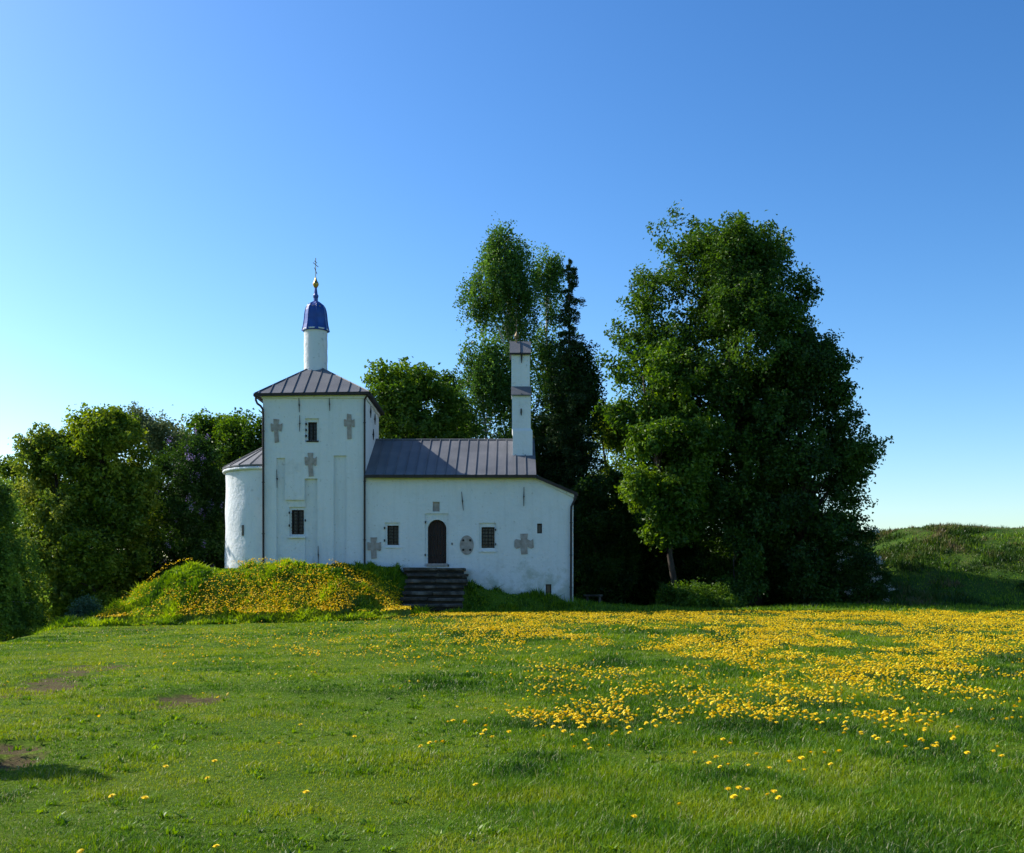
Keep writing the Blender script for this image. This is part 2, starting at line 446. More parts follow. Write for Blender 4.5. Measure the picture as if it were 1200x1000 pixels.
TX0, TX1 = PX(308, FY), PX(428, FY)
TY1 = 55.1
T_TOP = PZ(463, FY)
ZB = 0.3
bm = bmesh.new()
trec = [rec(324, 334, 537, 730, .11), rec(334, 357, 586, 730, .11), rec(357, 372, 561, 730, .17), rec(391, 406, 534, 730, .12),
        rec(357.5, 373.5, 490.5, 518, .10), rec(360.5, 371, 494.5, 516, .42),
        rec(338.5, 357.0, 594, 628.5, .20), rec(341, 355, 597.5, 626, .45)]
relief_wall(bm, 'x', TX0, TX1, ZB, T_TOP, FY, trec)
# tower sides and back as a shell behind the front relief
def quad_grid(bm, a, b, c, d, n1, n2, amp=0.03, nrm=(1, 0, 0), seed=0):
    a, b, c, d = map(Vector, (a, b, c, d)); nrm = Vector(nrm)
    g = []
    for i in range(n1+1):
        r = []
        for j in range(n2+1):
            u, v = i/n1, j/n2
            p = (a*(1-u)+b*u)*(1-v) + (d*(1-u)+c*u)*v
            k = amp * (float(fbm(p.y*0.8+seed, p.z*0.8+p.x, 51, 3)) - 0.5)
            if i in (0, n1): k = 0
            r.append(bm.verts.new(p + nrm*k))
        g.append(r)
    for i in range(n1):
        for j in range(n2):
            bm.faces.new((g[i][j], g[i+1][j], g[i+1][j+1], g[i][j+1]))
quad_grid(bm, (TX1, FY+.0, ZB), (TX1, TY1, ZB), (TX1, TY1, T_TOP), (TX1, FY+.0, T_TOP), 12, 24)
quad_grid(bm, (TX0, TY1, ZB), (TX0, FY, ZB), (TX0, FY, T_TOP), (TX0, TY1, T_TOP), 12, 24, nrm=(-1, 0, 0))
quad_grid(bm, (TX0, TY1, ZB), (TX1, TY1, ZB), (TX1, TY1, T_TOP), (TX0, TY1, T_TOP), 10, 24, nrm=(0, 1, 0))
bobj('tower_wall', bm, M['plaster'], church)

# nave (low part)
NX0, NX1 = TX1 + 0.003, PX(672, FY)
NS = PX(627, FY)
N_TOP = PZ(556, FY)
NTR = PZ(577.5, FY)
RIDGE_Y = 53.8
RZ = PZ(516, RIDGE_Y)
NB = 2*RIDGE_Y - FY
ZC = PZ(606, FY)
def nwarp(x, z):
    if x <= NS or z <= ZC: return z
    t = (x - NS) / (NX1 - NS)
    top = N_TOP * (1-t) + NTR * t
    return ZC + (z - ZC) * (top - ZC) / (N_TOP - ZC)
bm = bmesh.new()
nrec = [rec(450.8, 468.6, 612.7, 640.5, .07), rec(453.6, 467, 616, 638.8, .40),
        rec(497.8, 525.4, 602, 664, .07), rec(501, 523, 609, 660.5, .42),
        rec(507, 515.2, 588.2, 599.6, .12),
        rec(561.4, 581.3, 613, 645, .07), rec(564.2, 579.6, 617.8, 642.3, .40),
        rec(629.5, 635.2, 613.6, 625.3, .30), rec(639.5, 646.2, 684.8, 701.8, .35)]
relief_wall(bm, 'x', NX0, NX1, -0.2, N_TOP, FY, nrec, warp=nwarp)
# spandrels that make the door opening an arch
dx0, dx1 = PX(501, FY), PX(523, FY); dzt = PZ(609, FY); rad = (dx1 - dx0)/2; dcx = (dx0+dx1)/2; dzs = dzt - rad
for sgn in (-1, 1):
    pts = [(dcx + sgn*rad, dzs)] + [(dcx + sgn*rad*math.cos(a), dzs + rad*math.sin(a)) for a in [R(9*k) for k in range(1, 11)]] + [(dcx + sgn*rad, dzt)]
    yy = FY + .07 + wobble(dcx, dzt)
    prism_xz(bm, pts, yy+.003, yy + .25)
# side, back and gable walls
zr = NTR
def poly(bm, pts):
    bm.faces.new([bm.verts.new(p) for p in pts])
poly(bm, [(NX1, FY, -.2), (NX1, NB, -.2), (NX1, NB, NTR), (NX1, FY, NTR)])
poly(bm, [(NX0, NB, -.2), (NX0, NB, N_TOP), (NS, NB, N_TOP), (NX1, NB, NTR), (NX1, NB, -.2)])
poly(bm, [(NS, FY+.02, N_TOP-1), (NS, NB, N_TOP-1), (NS, NB, N_TOP), (NS, RIDGE_Y, RZ-.05), (NS, FY+.02, N_TOP)])
poly(bm, [(NX0, TY1, N_TOP-4), (NX0, NB, N_TOP-4), (NX0, NB, N_TOP), (NX0, RIDGE_Y, RZ-.05), (NX0, TY1, N_TOP)])
bobj('nave_wall', bm, M['plaster'], church)

# apse
AY, AR = (FY+TY1)/2, 2.27
AZ = PZ(551, AY)
bm = bmesh.new()
n = 40; hz = 22
grid = []
for i in range(n+1):
    a = math.pi/2 + math.pi * i / n
    col = []
    for j in range(hz+1):
        z = ZB + (AZ - ZB) * j / hz
        rr = AR + 0.10*(float(fbm(a*2.2*1.3, z*0.9, 61, 4)) - 0.5) + 0.10*max(0, (1-j/hz*1.6))
        col.append(bm.verts.new((TX0 - .003 + rr*math.cos(a), AY + rr*math.sin(a), z)))
    grid.append(col)
for i in range(n):
    for j in range(hz): bm.faces.new((grid[i][j], grid[i+1][j], grid[i+1][j+1], grid[i][j+1]))
apse = bobj('apse_wall', bm, M['plaster'], church, smooth=True)
# narrow slit window of the apse
aa = math.asin((PX(285.5, 50.6) - TX0)/AR)
bm = bmesh.new()
ax = TX0 + (AR+.01)*math.sin(aa); ay = AY - (AR+.01)*math.cos(aa)
zz0, zz1 = PZ(628, ay), PZ(615.5, ay)
for k in range(1):
    d = Vector((math.cos(aa), math.sin(aa), 0)); nn = Vector((math.sin(aa), -math.cos(aa), 0))
    c0 = Vector((ax, ay, 0))
    hexa(bm, [c0 - d*.05 - nn*.2 + Vector((0,0,zz0)), c0 + d*.05 - nn*.2 + Vector((0,0,zz0)), c0 + d*.05 + nn*.035 + Vector((0,0,zz0)), c0 - d*.05 + nn*.035 + Vector((0,0,zz0)),
              c0 - d*.05 - nn*.2 + Vector((0,0,zz1)), c0 + d*.05 - nn*.2 + Vector((0,0,zz1)), c0 + d*.05 + nn*.035 + Vector((0,0,zz1)), c0 - d*.05 + nn*.035 + Vector((0,0,zz1))])
bobj('slit_window', bm, M['glass'], church)

# apse roof: half cone with seams
bm = bmesh.new()
ro = AR + .13; apx = Vector((TX0 - .006, AY, AZ + 1.35)); seg = 12
prev = None
for i in range(seg):
    a0 = math.pi/2 + math.pi*i/seg; a1 = math.pi/2 + math.pi*(i+1)/seg
    p0 = Vector((TX0 - .006 + ro*math.cos(a0), AY + ro*math.sin(a0), AZ+.0)); p1 = Vector((TX0 - .006 + ro*math.cos(a1), AY + ro*math.sin(a1), AZ+.0))
    v = [bm.verts.new(q) for q in (p0, p1, apx)]; bm.faces.new(v)
    u = [bm.verts.new(q - Vector((0, 0, .07))) for q in (p0, p1, apx)]; bm.faces.new(u[::-1])
    bm.faces.new((v[0], u[0], u[1], v[1]))
    q0 = p1 + Vector((0, 0, .02)); q1 = apx + Vector((0, 0, .02))
    if i < seg-1: tube(bm, [q0, q1], .022, 4)
bobj('apse_roof', bm, M['roof'], church)
bm = bmesh.new()
pts = [(TX0 - .01 + (AR+.06)*math.cos(math.pi/2+math.pi*i/24), AY + (AR+.06)*math.sin(math.pi/2+math.pi*i/24), AZ-.16) for i in range(25)]
tube(bm, pts, .075, 8)
bobj('apse_cornice', bm, M['plaster'], church, smooth=True)

# seamed roof panel: corners a,b at the eave, c,d at the top (b->c, a->d), seams run up the slope
def seams_plane(bm, eave0, eave1, top0, top1, spacing, h=.05, w=.03, lift=.0, start=.5):
    e0, e1, t0, t1 = map(Vector, (eave0, eave1, top0, top1))
    L = (e1-e0).length
    nrm = (e1-e0).cross(t0-e0).normalized()
    if nrm.z < 0: nrm = -nrm
    along = (e1-e0).normalized()
    k = start*spacing
    while k < L - .05:
        p = e0 + along*k
        # go up along slope direction perpendicular to eave until hitting hip lines
        up = nrm.cross(along).normalized()
        if up.z < 0: up = -up
        H1 = (t0 - e0).dot(up)
        s0 = (t0-e0).dot(along); s1 = L - (t1-e0).dot(along)
        tmax = 1.0
        if s0 > .3 and k < s0: tmax = k/s0
        if s1 > .3 and (L-k) < s1: tmax = (L-k)/s1
        q = p + up*H1*tmax
        o = along*w/2
        b0 = p - nrm*.01; b1 = q - nrm*.01
        hexa(bm, [b0-o, b0+o, b1+o, b1-o, b0-o+nrm*h, b0+o+nrm*h, b1+o+nrm*h, b1-o+nrm*h])
        k += spacing
# tower roof
bm = bmesh.new()
ov = .22
E = [Vector((TX0-ov-.1, FY-ov, T_TOP+.02)), Vector((TX1+ov-.02, FY-ov, T_TOP+.10)), Vector((TX1+ov-.02, TY1+ov, T_TOP+.06)), Vector((TX0-ov-.1, TY1+ov, T_TOP+.02))]
DX, DY = PX(370, 52.6), 52.6
APX = Vector((DX, DY, PZ(428, DY)))
for i in range(4):
    a, b = E[i], E[(i+1) % 4]
    poly(bm, [a, b, APX])
    seams_plane(bm, a, b, APX, APX, .50, start=.35)
poly(bm, [e - Vector((0, 0, .02)) for e in E][::-1])
for e in E: tube(bm, [e + Vector((0,0,.02)), APX], .03, 5)
bobj('tower_roof', bm, M['roof'], church)
bm = bmesh.new()
def eave_board(bm, a, b, w, h, drop=0):
    a = Vector(a); b = Vector(b); d = (b-a).normalized(); o = Vector((0,0,1)).cross(d).normalized()*w/2
    z0 = Vector((0,0,-h-drop)); z1 = Vector((0,0,-drop))
    hexa(bm, [a-o+z0, b-o+z0, b+o+z0, a+o+z0, a-o+z1, b-o+z1, b+o+z1, a+o+z1])
for i in range(4):
    eave_board(bm, E[i], E[(i+1) % 4], .12, .12, -.01)
bobj('tower_gutter', bm, M['fascia'], church)
bm = bmesh.new()
for i, (dx_, dy_) in enumerate(((0, 0),)):
    box(bm, TX0-.05, TX1+.05, FY-.06, FY-.004, T_TOP-.16, T_TOP-.02)
    box(bm, TX1+.004, TX1+.06, FY, TY1, T_TOP-.16, T_TOP-.02)
bobj('tower_cornice', bm, M['plaster'], church)

# nave roof
bm = bmesh.new()
ry0 = FY - .30
ez = PZ(557, ry0)
rx1 = NS + .05
hexa(bm, [(NX0+.003, ry0, ez-.08), (rx1, ry0, ez-.08), (rx1, RIDGE_Y, RZ-.08), (NX0+.003, RIDGE_Y, RZ-.08),
          (NX0+.003, ry0, ez), (rx1, ry0, ez), (rx1, RIDGE_Y, RZ), (NX0+.003, RIDGE_Y, RZ)])
yb = 2*RIDGE_Y - ry0
hexa(bm, [(NX0+.003, RIDGE_Y, RZ-.08), (rx1, RIDGE_Y, RZ-.08), (rx1, yb, ez-.08), (NX0+.003, yb, ez-.08),
          (NX0+.003, RIDGE_Y, RZ), (rx1, RIDGE_Y, RZ), (rx1, yb, ez), (NX0+.003, yb, ez)])
seams_plane(bm, (NX0, ry0, ez), (rx1, ry0, ez), (NX0, RIDGE_Y, RZ), (rx1, RIDGE_Y, RZ), .455, h=.055, w=.035, start=.9)
seams_plane(bm, (rx1, yb, ez), (NX0, yb, ez), (rx1, RIDGE_Y, RZ), (NX0, RIDGE_Y, RZ), .455, h=.055, w=.035, start=.9)
tube(bm, [(NX0+.01, RIDGE_Y, RZ+.02), (rx1, RIDGE_Y, RZ+.02)], .05, 6)
# the lower slope over the right end
s0 = Vector((rx1+.003, 0, ez+.02)); sx, sz = PX(675, FY), PZ(579, FY)
hexa(bm, [(rx1+.004, ry0+.12, ez-.10), (sx, ry0+.12, sz-.08), (sx, NB+.2, sz-.08), (rx1+.004, NB+.2, ez-.10),
          (rx1+.004, ry0+.12, ez-.02), (sx, ry0+.12, sz), (sx, NB+.2, sz), (rx1+.004, NB+.2, ez-.02)])
seams_plane(bm, (sx, ry0+.12, sz), (sx, NB+.2, sz), (rx1, ry0+.12, ez-.02), (rx1, NB+.2, ez-.02), .5)
bobj('nave_roof', bm, M['roof'], church)
bm = bmesh.new()
eave_board(bm, (NX0+.01, ry0-.035, ez-.0), (rx1, ry0-.035, ez-.0), .10, .13, -.01)
eave_board(bm, (sx+.04, ry0+.12, sz+.01), (sx+.04, NB+.2, sz+.01), .09, .13, 0)
hexa(bm, [(rx1+.006, ry0+.095, ez-.14), (sx+.08, ry0+.095, sz-.12), (sx+.08, ry0+.118, sz-.12), (rx1+.006, ry0+.118, ez-.14),
          (rx1+.006, ry0+.095, ez+.01), (sx+.08, ry0+.095, sz+.03), (sx+.08, ry0+.118, sz+.03), (rx1+.006, ry0+.118, ez+.01)])
bobj('nave_gutter', bm, M['fascia'], church)
bm = bmesh.new()
box(bm, NX0+.1, NS, FY-.05, FY-.018, N_TOP-.12, N_TOP-.01)
hexa(bm, [(NS+.003, FY-.10, N_TOP-.22), (NX1+.02, FY-.10, NTR-.22), (NX1+.02, FY-.018, NTR-.22), (NS+.003, FY-.018, N_TOP-.22),
          (NS+.003, FY-.10, N_TOP-.03), (NX1+.02, FY-.10, NTR-.03), (NX1+.02, FY-.018, NTR-.03), (NS+.003, FY-.018, N_TOP-.03)])
bobj('nave_cornice', bm, M['plaster'], church)

# drum, dome, bulb, cross
bm = bmesh.new()
zt = PZ(388, DY)
prof = []
r0 = 13.6/F*DY
for k in range(13):
    z = PZ(441, DY) + (zt - PZ(441, DY))*k/12
    prof.append((r0*(1+.012*math.sin(k*1.7)) * (1.04 if k == 0 else 1), z))
prof.append((r0*1.10, zt)); prof.append((r0*1.10, zt+.06))
lathe(bm, DX, DY, prof, 28)
bobj('drum', bm, M['plaster'], church, smooth=True)
bm = bmesh.new()
dome_prof = [(389.2, 15.2), (388.6, 16.0), (386.5, 15.4), (381, 14.2), (375, 13.4), (369, 12.9), (364, 12.1), (360.5, 10.9), (357.5, 8.8), (355.5, 6.0), (354, 3.4), (353.5, 2.6)]
lathe(bm, DX, DY, [(r/F*DY, PZ(py, DY)) for py, r in dome_prof], 8, a0=R(14))
dome = bobj('dome', bm, M['blue'], church)
bm = bmesh.new()
for k in range(8):   # raised seams of the dome
    a = R(14) + 2*math.pi*k/8
    tube(bm, [(DX + r/F*DY*1.01*math.cos(a), DY + r/F*DY*1.01*math.sin(a), PZ(py, DY)) for py, r in dome_prof[1:-1]], .018, 5)
bobj('seam', bm, M['blue'], dome)
# little stamped stars
for k in range(8):
    for (py, r, off) in ((376, 13.0, 0), (361, 11.1, 0)):
        a = R(14) + 2*math.pi*(k+.5)/8
        bm = bmesh.new(); rr = r/F*DY*math.cos(math.pi/8) + .012
        c = Vector((DX + rr*math.cos(a), DY + rr*math.sin(a), PZ(py, DY)))
        t = Vector((-math.sin(a), math.cos(a), 0)); o = Vector((math.cos(a), math.sin(a), .15)).normalized(); u = o.cross(t)
        vs = []
        for q in range(10):
            rad_ = .045 if q % 2 == 0 else .02
            vs.append(bm.verts.new(c + (t*math.sin(q*math.pi/5) + u*math.cos(q*math.pi/5))*rad_ + o*.006))
        bm.faces.new(vs)
        bobj('star', bm, M['gold'], dome)
bm = bmesh.new()
lathe(bm, DX, DY, [(r/F*DY, PZ(py, DY)) for py, r in [(355, 2.6), (350, 2.6), (348, 3.3), (346.5, 3.3), (345, 2.2), (341, 1.8), (337, 1.3)]], 10)
bobj('dome_neck', bm, M['blue'], church)
bm = bmesh.new()
lathe(bm, DX, DY, [(r/F*DY, PZ(py, DY)) for py, r in [(338, 1.2), (336.5, 2.3), (334.5, 3.4), (333, 3.7), (331.5, 3.1), (329.5, 1.9), (327, 1.0), (325, .6)]], 14)
bobj('gilded_bulb', bm, M['gold'], church, smooth=True)
def ortho_cross(bm, c, zb, zt_, s, yaw):
    d = Vector((math.cos(yaw), math.sin(yaw), 0))
    tube(bm, [(c[0], c[1], zb), (c[0], c[1], zt_)], .02*s, 6)
    Hh = zt_ - zb
    for f, hw, tilt in ((.80, .17, 0), (.66, .34, 0), (.36, .18, .10)):
        p = Vector((c[0], c[1], zb + Hh*f))
        tube(bm, [p - d*hw*s + Vector((0,0,tilt*s)), p + d*hw*s - Vector((0,0,tilt*s))], .017*s, 6)
bm = bmesh.new()
ortho_cross(bm, (DX, DY), PZ(326, DY), PZ(302.5, DY), 1.0, R(80))
bobj('cross', bm, M['gold'], church)

# bell gable above the nave
CY = 51.95
bm = bmesh.new()
def cx_(px): return PX(px, CY)
b0 = PZ(540, CY); b1 = PZ(505, CY)
box(bm, cx_(601), cx_(624), CY-.02, CY+1.9, b0, b1)
hexa(bm, [(cx_(601), CY-.02, b1), (cx_(624), CY-.02, b1), (cx_(624), CY+1.9, b1), (cx_(601), CY+1.9, b1),
          (cx_(600), CY+.04, b1+.12), (cx_(622), CY+.04, b1+.12), (cx_(622), CY+1.85, b1+.12), (cx_(600), CY+1.85, b1+.12)])
box(bm, cx_(600), cx_(622), CY+.04, CY+1.85, b1+.12, PZ(461.5, CY))
c2 = CY + .40
box(bm, PX(599.3, c2), PX(621, c2), c2, c2+1.1, PZ(461.5, CY), PZ(412, c2))
gable = bobj('bell_gable', bm, M['plaster'], church)
bm = bmesh.new()
xa, xb = cx_(599), cx_(622.8)
zA, zB = PZ(462.5, CY-.06), PZ(453, c2)
hexa(bm, [(xa, CY-.06, zA-.05), (xb, CY-.06, zA-.05), (xb, c2-.003, zB-.05), (xa, c2-.003, zB-.05), (xa, CY-.06, zA), (xb, CY-.06, zA), (xb, c2-.003, zB), (xa, c2-.003, zB)])
box(bm, cx_(610.4), cx_(611.4), CY-.04, c2-.02, zA-.0, zA+.06)
bobj('ledge_roof', bm, M['roof'], gable)
bm = bmesh.new()
xa, xb = PX(597.3, c2), PX(622.3, c2)
zA, zB = PZ(413.5, c2-.12), PZ(400, c2+.5)
hexa(bm, [(xa, c2-.12, zA-.05), (xb, c2-.12, zA-.05), (xb, c2+.55, zB-.05), (xa, c2+.55, zB-.05), (xa, c2-.12, zA), (xb, c2-.12, zA), (xb, c2+.55, zB), (xa, c2+.55, zB)])
hexa(bm, [(xa, c2+.55, zB-.05), (xb, c2+.55, zB-.05), (xb, c2+1.22, zA-.05), (xa, c2+1.22, zA-.05), (xa, c2+.55, zB), (xb, c2+.55, zB), (xb, c2+1.22, zA), (xa, c2+1.22, zA)])
seams_plane(bm, (xa, c2-.12, zA), (xb, c2-.12, zA), (xa, c2+.55, zB), (xb, c2+.55, zB), .48, start=1.0)
bobj('gable_cap', bm, M['roof'], gable)
bm = bmesh.new()
box(bm, xa+.01, xb-.01, c2-.135, c2-.122, zA-.09, zA-.002)
bobj('cap_edge', bm, M['fascia'], gable)
bm = bmesh.new()
fx, fy = PX(605.5, c2+.5), c2+.5
lathe(bm, fx, fy, [(.03, PZ(402, fy)), (.05, PZ(398, fy)), (.10, PZ(396, fy)), (.12, PZ(394, fy)), (.07, PZ(391.5, fy)), (.02, PZ(389, fy))], 10)
ortho_cross(bm, (fx, fy), PZ(390, fy), PZ(374, fy), .7, R(80))
bobj('small_cross', bm, M['brass'], gable)

# windows: pane, frame, grille
def window(px0, px1, py0, py1, depth, nv, nh, frame=True):
    x0, x1, z0, z1 = PX(px0, FY), PX(px1, FY), PZ(py1, FY), PZ(py0, FY)
    bm = bmesh.new(); box(bm, x0-.02, x1+.02, FY+depth, FY+depth+.02, z0-.02, z1+.02)
    wd = bobj('window', bm, M['glass'], church)
    if nv:
        bm = bmesh.new(); y = FY + .10
        for i in range(1, nv+1):
            x = x0 + (x1-x0)*i/(nv+1); tube(bm, [(x, y, z0-.01), (x, y, z1+.01)], .012, 5)
        for i in range(1, nh+1):
            z = z0 + (z1-z0)*i/(nh+1); tube(bm, [(x0-.01, y+.02, z), (x1+.01, y+.02, z)], .012, 5)
        bobj('grille', bm, M['iron'], wd)
    bm = bmesh.new()
    f = .045; y0 = FY + .20; y1 = FY + .26
    box(bm, x0-.005, x0+f, y0, y1, z0, z1); box(bm, x1-f, x1+.005, y0, y1, z0, z1)
    box(bm, x0+f, x1-f, y0, y1, z1-f, z1+.005); box(bm, x0+f, x1-f, y0, y1, z0-.005, z0+f)
    if nv: box(bm, (x0+x1)/2-.02, (x0+x1)/2+.02, y0+.01, y1-.01, z0+f, z1-f)
    if frame: bobj('frame', bm, M['door'], wd)
    else: bm.free()
    return wd
w_ = window(360.5, 371, 494.5, 516, .30, 2, 4)
window(341, 355, 597.5, 626, .34, 3, 6)
window(453.6, 467, 616, 638.8, .30, 3, 5)
window(564.2, 579.6, 617.8, 642.3, .30, 3, 5)
window(629.5, 635.2, 613.6, 625.3, .22, 0, 0)
window(639.5, 646.2, 684.8, 701.8, .22, 0, 0)
# shutter hinges and sills
def small(px, py, w=.05, h=.10, o=.035):
    bm = bmesh.new()
    x, z = PX(px, FY), PZ(py, FY)
    box(bm, x-w/2, x+w/2, FY-o, FY+.06, z-h/2, z+h/2); bobj('hinge', bm, M['iron'], church)
for px, py in ((339, 601), (339, 616), (357.8, 610), (450.6, 619), (450.6, 633.5), (580.8, 621), (580.8, 638), (498.6, 612), (498.3, 650.5), (529.8, 637.5), (358.8, 497), (358.8, 504), (358.8, 511), (525.5, 663)):
    small(px, py)
bm = bmesh.new()
for px0, px1, py in ((359, 373.4, 516.6),):
    box(bm, PX(px0, FY), PX(px1, FY), FY-.05, FY+.28, PZ(py+1.6, FY), PZ(py, FY))
bobj('window_sill', bm, M['fascia'], church)
for a, b, c, d, e in ((451, 471, .05, 642.5, 640.8), (561, 581.5, .05, 647.3, 645.2), (338, 358, .03, 630.6, 628.7)):
    bm = bmesh.new(); box(bm, PX(a, FY), PX(b, FY), FY-c, FY+.2, PZ(d, FY), PZ(e, FY)); bobj('window_ledge', bm, M['plaster'], church)

# door
bm = bmesh.new()
npl = 6
dz0 = PZ(660.5, FY)
arc = [(dcx + rad*math.cos(a), dzs + rad*math.sin(a)) for a in [R(180 - 15*k) for k in range(13)]]
for side in (0, 1):
    for k in range(3):
        xa_ = dx0 + rad*side + rad*k/3 + .006; xb_ = dx0 + rad*side + rad*(k+1)/3 - .006
        def top(x): return dzs + math.sqrt(max(0, rad*rad - (x-dcx)**2))
        xm = (xa_+xb_)/2
        pts = [(xa_, dz0), (xb_, dz0), (xb_, top(xb_)-.0), (xm, top(xm)), (xa_, top(xa_))]
        prism_xz(bm, pts, FY+.30 + .006*((k+side) % 2), FY+.36)
door = bobj('door', bm, M['door'], church)
for z in (dz0+.35, dz0+1.25):
    for q in (-1, 1):
        bm = bmesh.new(); box(bm, dcx + q*.07 - (rad*.85 if q < 0 else 0), dcx + q*.07 + (rad*.85 if q > 0 else 0), FY+.275, FY+.298, z, z+.06)
        bobj('strap', bm, M['iron'], door)
bm = bmesh.new()
tube(bm, [(dcx+.06, FY+.27, dz0+.85), (dcx+.06, FY+.22, dz0+.88), (dcx+.06, FY+.22, dz0+.98), (dcx+.06, FY+.27, dz0+1.01)], .012, 6)
bobj('handle', bm, M['iron'], door)
bm = bmesh.new()
box(bm, PX(500, FY), PX(524.5, FY), FY-.08, FY+.32, PZ(663.5, FY), dz0-.003)
bobj('threshold', bm, M['limestone'], church)
# icon niche back
bm = bmesh.new()
box(bm, PX(507.6, FY), PX(514.6, FY), FY+.085, FY+.118, PZ(599.2, FY), PZ(588.6, FY))
bobj('niche_panel', bm, M['limestone'], church)

# limestone crosses set in the plaster
def stone_cross(px, py0, py1, wpx, armpx, arm_py0, arm_py1, seed, dxs=0):
    rnd = random.Random(seed)
    y0, y1 = FY - .035, FY + .12
    cx = PX(px, FY)
    hw = wpx/2/F*FY; aw = armpx/2/F*FY
    j = lambda: rnd.uniform(-.022, .022)
    zt, zb, a0, a1 = PZ(py0, FY), PZ(py1, FY), PZ(arm_py0, FY), PZ(arm_py1, FY)
    pts = [(cx-aw+j(), zt+j()), (cx+aw+j(), zt+j()), (cx+aw*.8+j(), a0+j()), (cx+hw*.7, a0-.03+j()), (cx+hw+j(), a0+.03), (cx+hw+j(), a1), (cx+hw*.8, a1-.04), (cx+aw*.8+j(), a1+.04), (cx+aw*.9+j(), zb+j()), (cx-aw*.7+j(), zb-.03+j()), (cx-aw*.9+j(), a1+j()), (cx-hw*.8, a1-.03+j()), (cx-hw+j(), a1+.03), (cx-hw, a0+j()), (cx-hw*.8, a0+.02), (cx-aw*.9+j(), a0-.02)]
    bm = bmesh.new(); prism_xz(bm, pts, y0, y1)
    o = bobj('stone_cross', bm, M['limestone'], church)
    return o
stone_cross(324, 491.5, 518, 13.5, 6, 497, 505, 1)
stone_cross(409.3, 485.5, 514, 12.5, 6, 492, 500, 2)
stone_cross(364, 531, 558, 14, 6.5, 536, 545, 3)
stone_cross(438.3, 629.5, 654, 15.5, 7.5, 636, 645, 4)
stone_cross(614, 626, 649, 22, 9, 632.5, 642, 5)
# raised plaster rings
bm = bmesh.new()
mcx, mcz = PX(547, FY), PZ(639, FY)
vs = []
ring_o = [(mcx + 8.2/F*FY*math.cos(2*math.pi*k/28), mcz + 11.4/F*FY*math.sin(2*math.pi*k/28)) for k in range(28)]
prism_xz(bm, ring_o, FY-.03, FY+.05)
med = bobj('medallion', bm, M['limestone'], church)
for sx_ in (-1, 1):
    for sz_ in (-1, 1):
        cx = mcx + sx_*4.1/F*FY; cz = mcz + sz_*5.6/F*FY
        bm = bmesh.new()
        prism_xz(bm, [(cx + .055*math.cos(2*math.pi*k/10), cz + .055*math.sin(2*math.pi*k/10)) for k in range(10)], FY-.045, FY-.031)
        bobj('boss', bm, M['iron'], med)

# iron wall anchors
def anchor(px0, py0, px1, py1, yv=None):
    bm = bmesh.new()
    a = Vector((PX(px0, FY), FY-.05, PZ(py0, FY))); b = Vector((PX(px1, FY), FY-.05, PZ(py1, FY)))
    m = (a+b)/2
    tube(bm, [a, a.lerp(b, .48), a.lerp(b, .5), a.lerp(b, .52), b], [.012, .022, .05, .022, .012], 6)
    tube(bm, [m, m + Vector((0, .15, 0))], .03, 6)
    bobj('wall_anchor', bm, M['iron'], church)
for a in ((350.5, 466.5, 351, 483.5), (351.5, 487, 351.3, 506), (386, 466, 386.6, 482), (324.5, 550.5, 325, 572), (373, 640, 373.3, 661), (541, 576.5, 543, 598.5), (614, 571, 613.8, 593.5), (610.5, 0, 0, 0)):
    if a[1]: anchor(*a)
for (px, py0, py1) in ((611.2, 413.5, 425.5), (610.8, 479, 487)):
    bm = bmesh.new(); yq = (c2 if py0 < 450 else CY+.04) - .04
    a = Vector((PX(px, yq), yq, PZ(py0, yq))); b = Vector((PX(px, yq), yq, PZ(py1, yq)))
    tube(bm, [a, a.lerp(b, .5), b], [.03, .04, .015], 6); tube(bm, [a.lerp(b, .4), a.lerp(b, .4)+Vector((0,.12,0))], .03, 6)
    bobj('wall_anchor', bm, M['iron'], gable)
for (yy, zz0, zz1) in ((51.6, PZ(476, 51.6), PZ(490, 51.6)), (53.2, PZ(485, 53.2), PZ(498, 53.2)), (52.6, PZ(503, 52.6), PZ(516, 52.6))):
    bm = bmesh.new(); x = TX1 + .05
    tube(bm, [(x, yy, zz0), (x, yy, (zz0+zz1)/2), (x, yy, zz1)], [.015, .045, .015], 6); tube(bm, [(x, yy, (zz0+zz1)/2), (x-.15, yy, (zz0+zz1)/2)], .03, 6)
    bobj('wall_anchor', bm, M['iron'], church)

# downpipes
def pipe(pts, r=.05):
    bm = bmesh.new(); tube(bm, pts, r, 10)
    for t in range(3, len(pts)): pass
    a, b = Vector(pts[-2]), Vector(pts[-1])
    for t in (.1, .45, .8):
        p = a.lerp(b, t); tube(bm, [p + Vector((0,0,.02)), p - Vector((0,0,.02))], r*1.35, 10)
    return bobj('downpipe', bm, M['fascia'], church, smooth=False)
yq = FY - .09
def pp(px, py, y=None): return P(px, py, y or yq)
pipe([pp(299.8, 463, FY-.2), pp(299.8, 469, FY-.2), pp(301.5, 473, FY-.17), pp(305.5, 476, yq), pp(308, 480), pp(308.4, 488), pp(308.6, 660)])
pipe([pp(431, 460, FY-.2), pp(431, 463, FY-.18), pp(427.5, 468, yq), pp(427.3, 476), pp(427.3, 672)], .045)
pipe([pp(674.5, 579, FY-.1), pp(674.5, 584, FY-.1), pp(671.5, 590, yq), pp(669.6, 594), pp(669.3, 602), pp(669, 710)], .05)

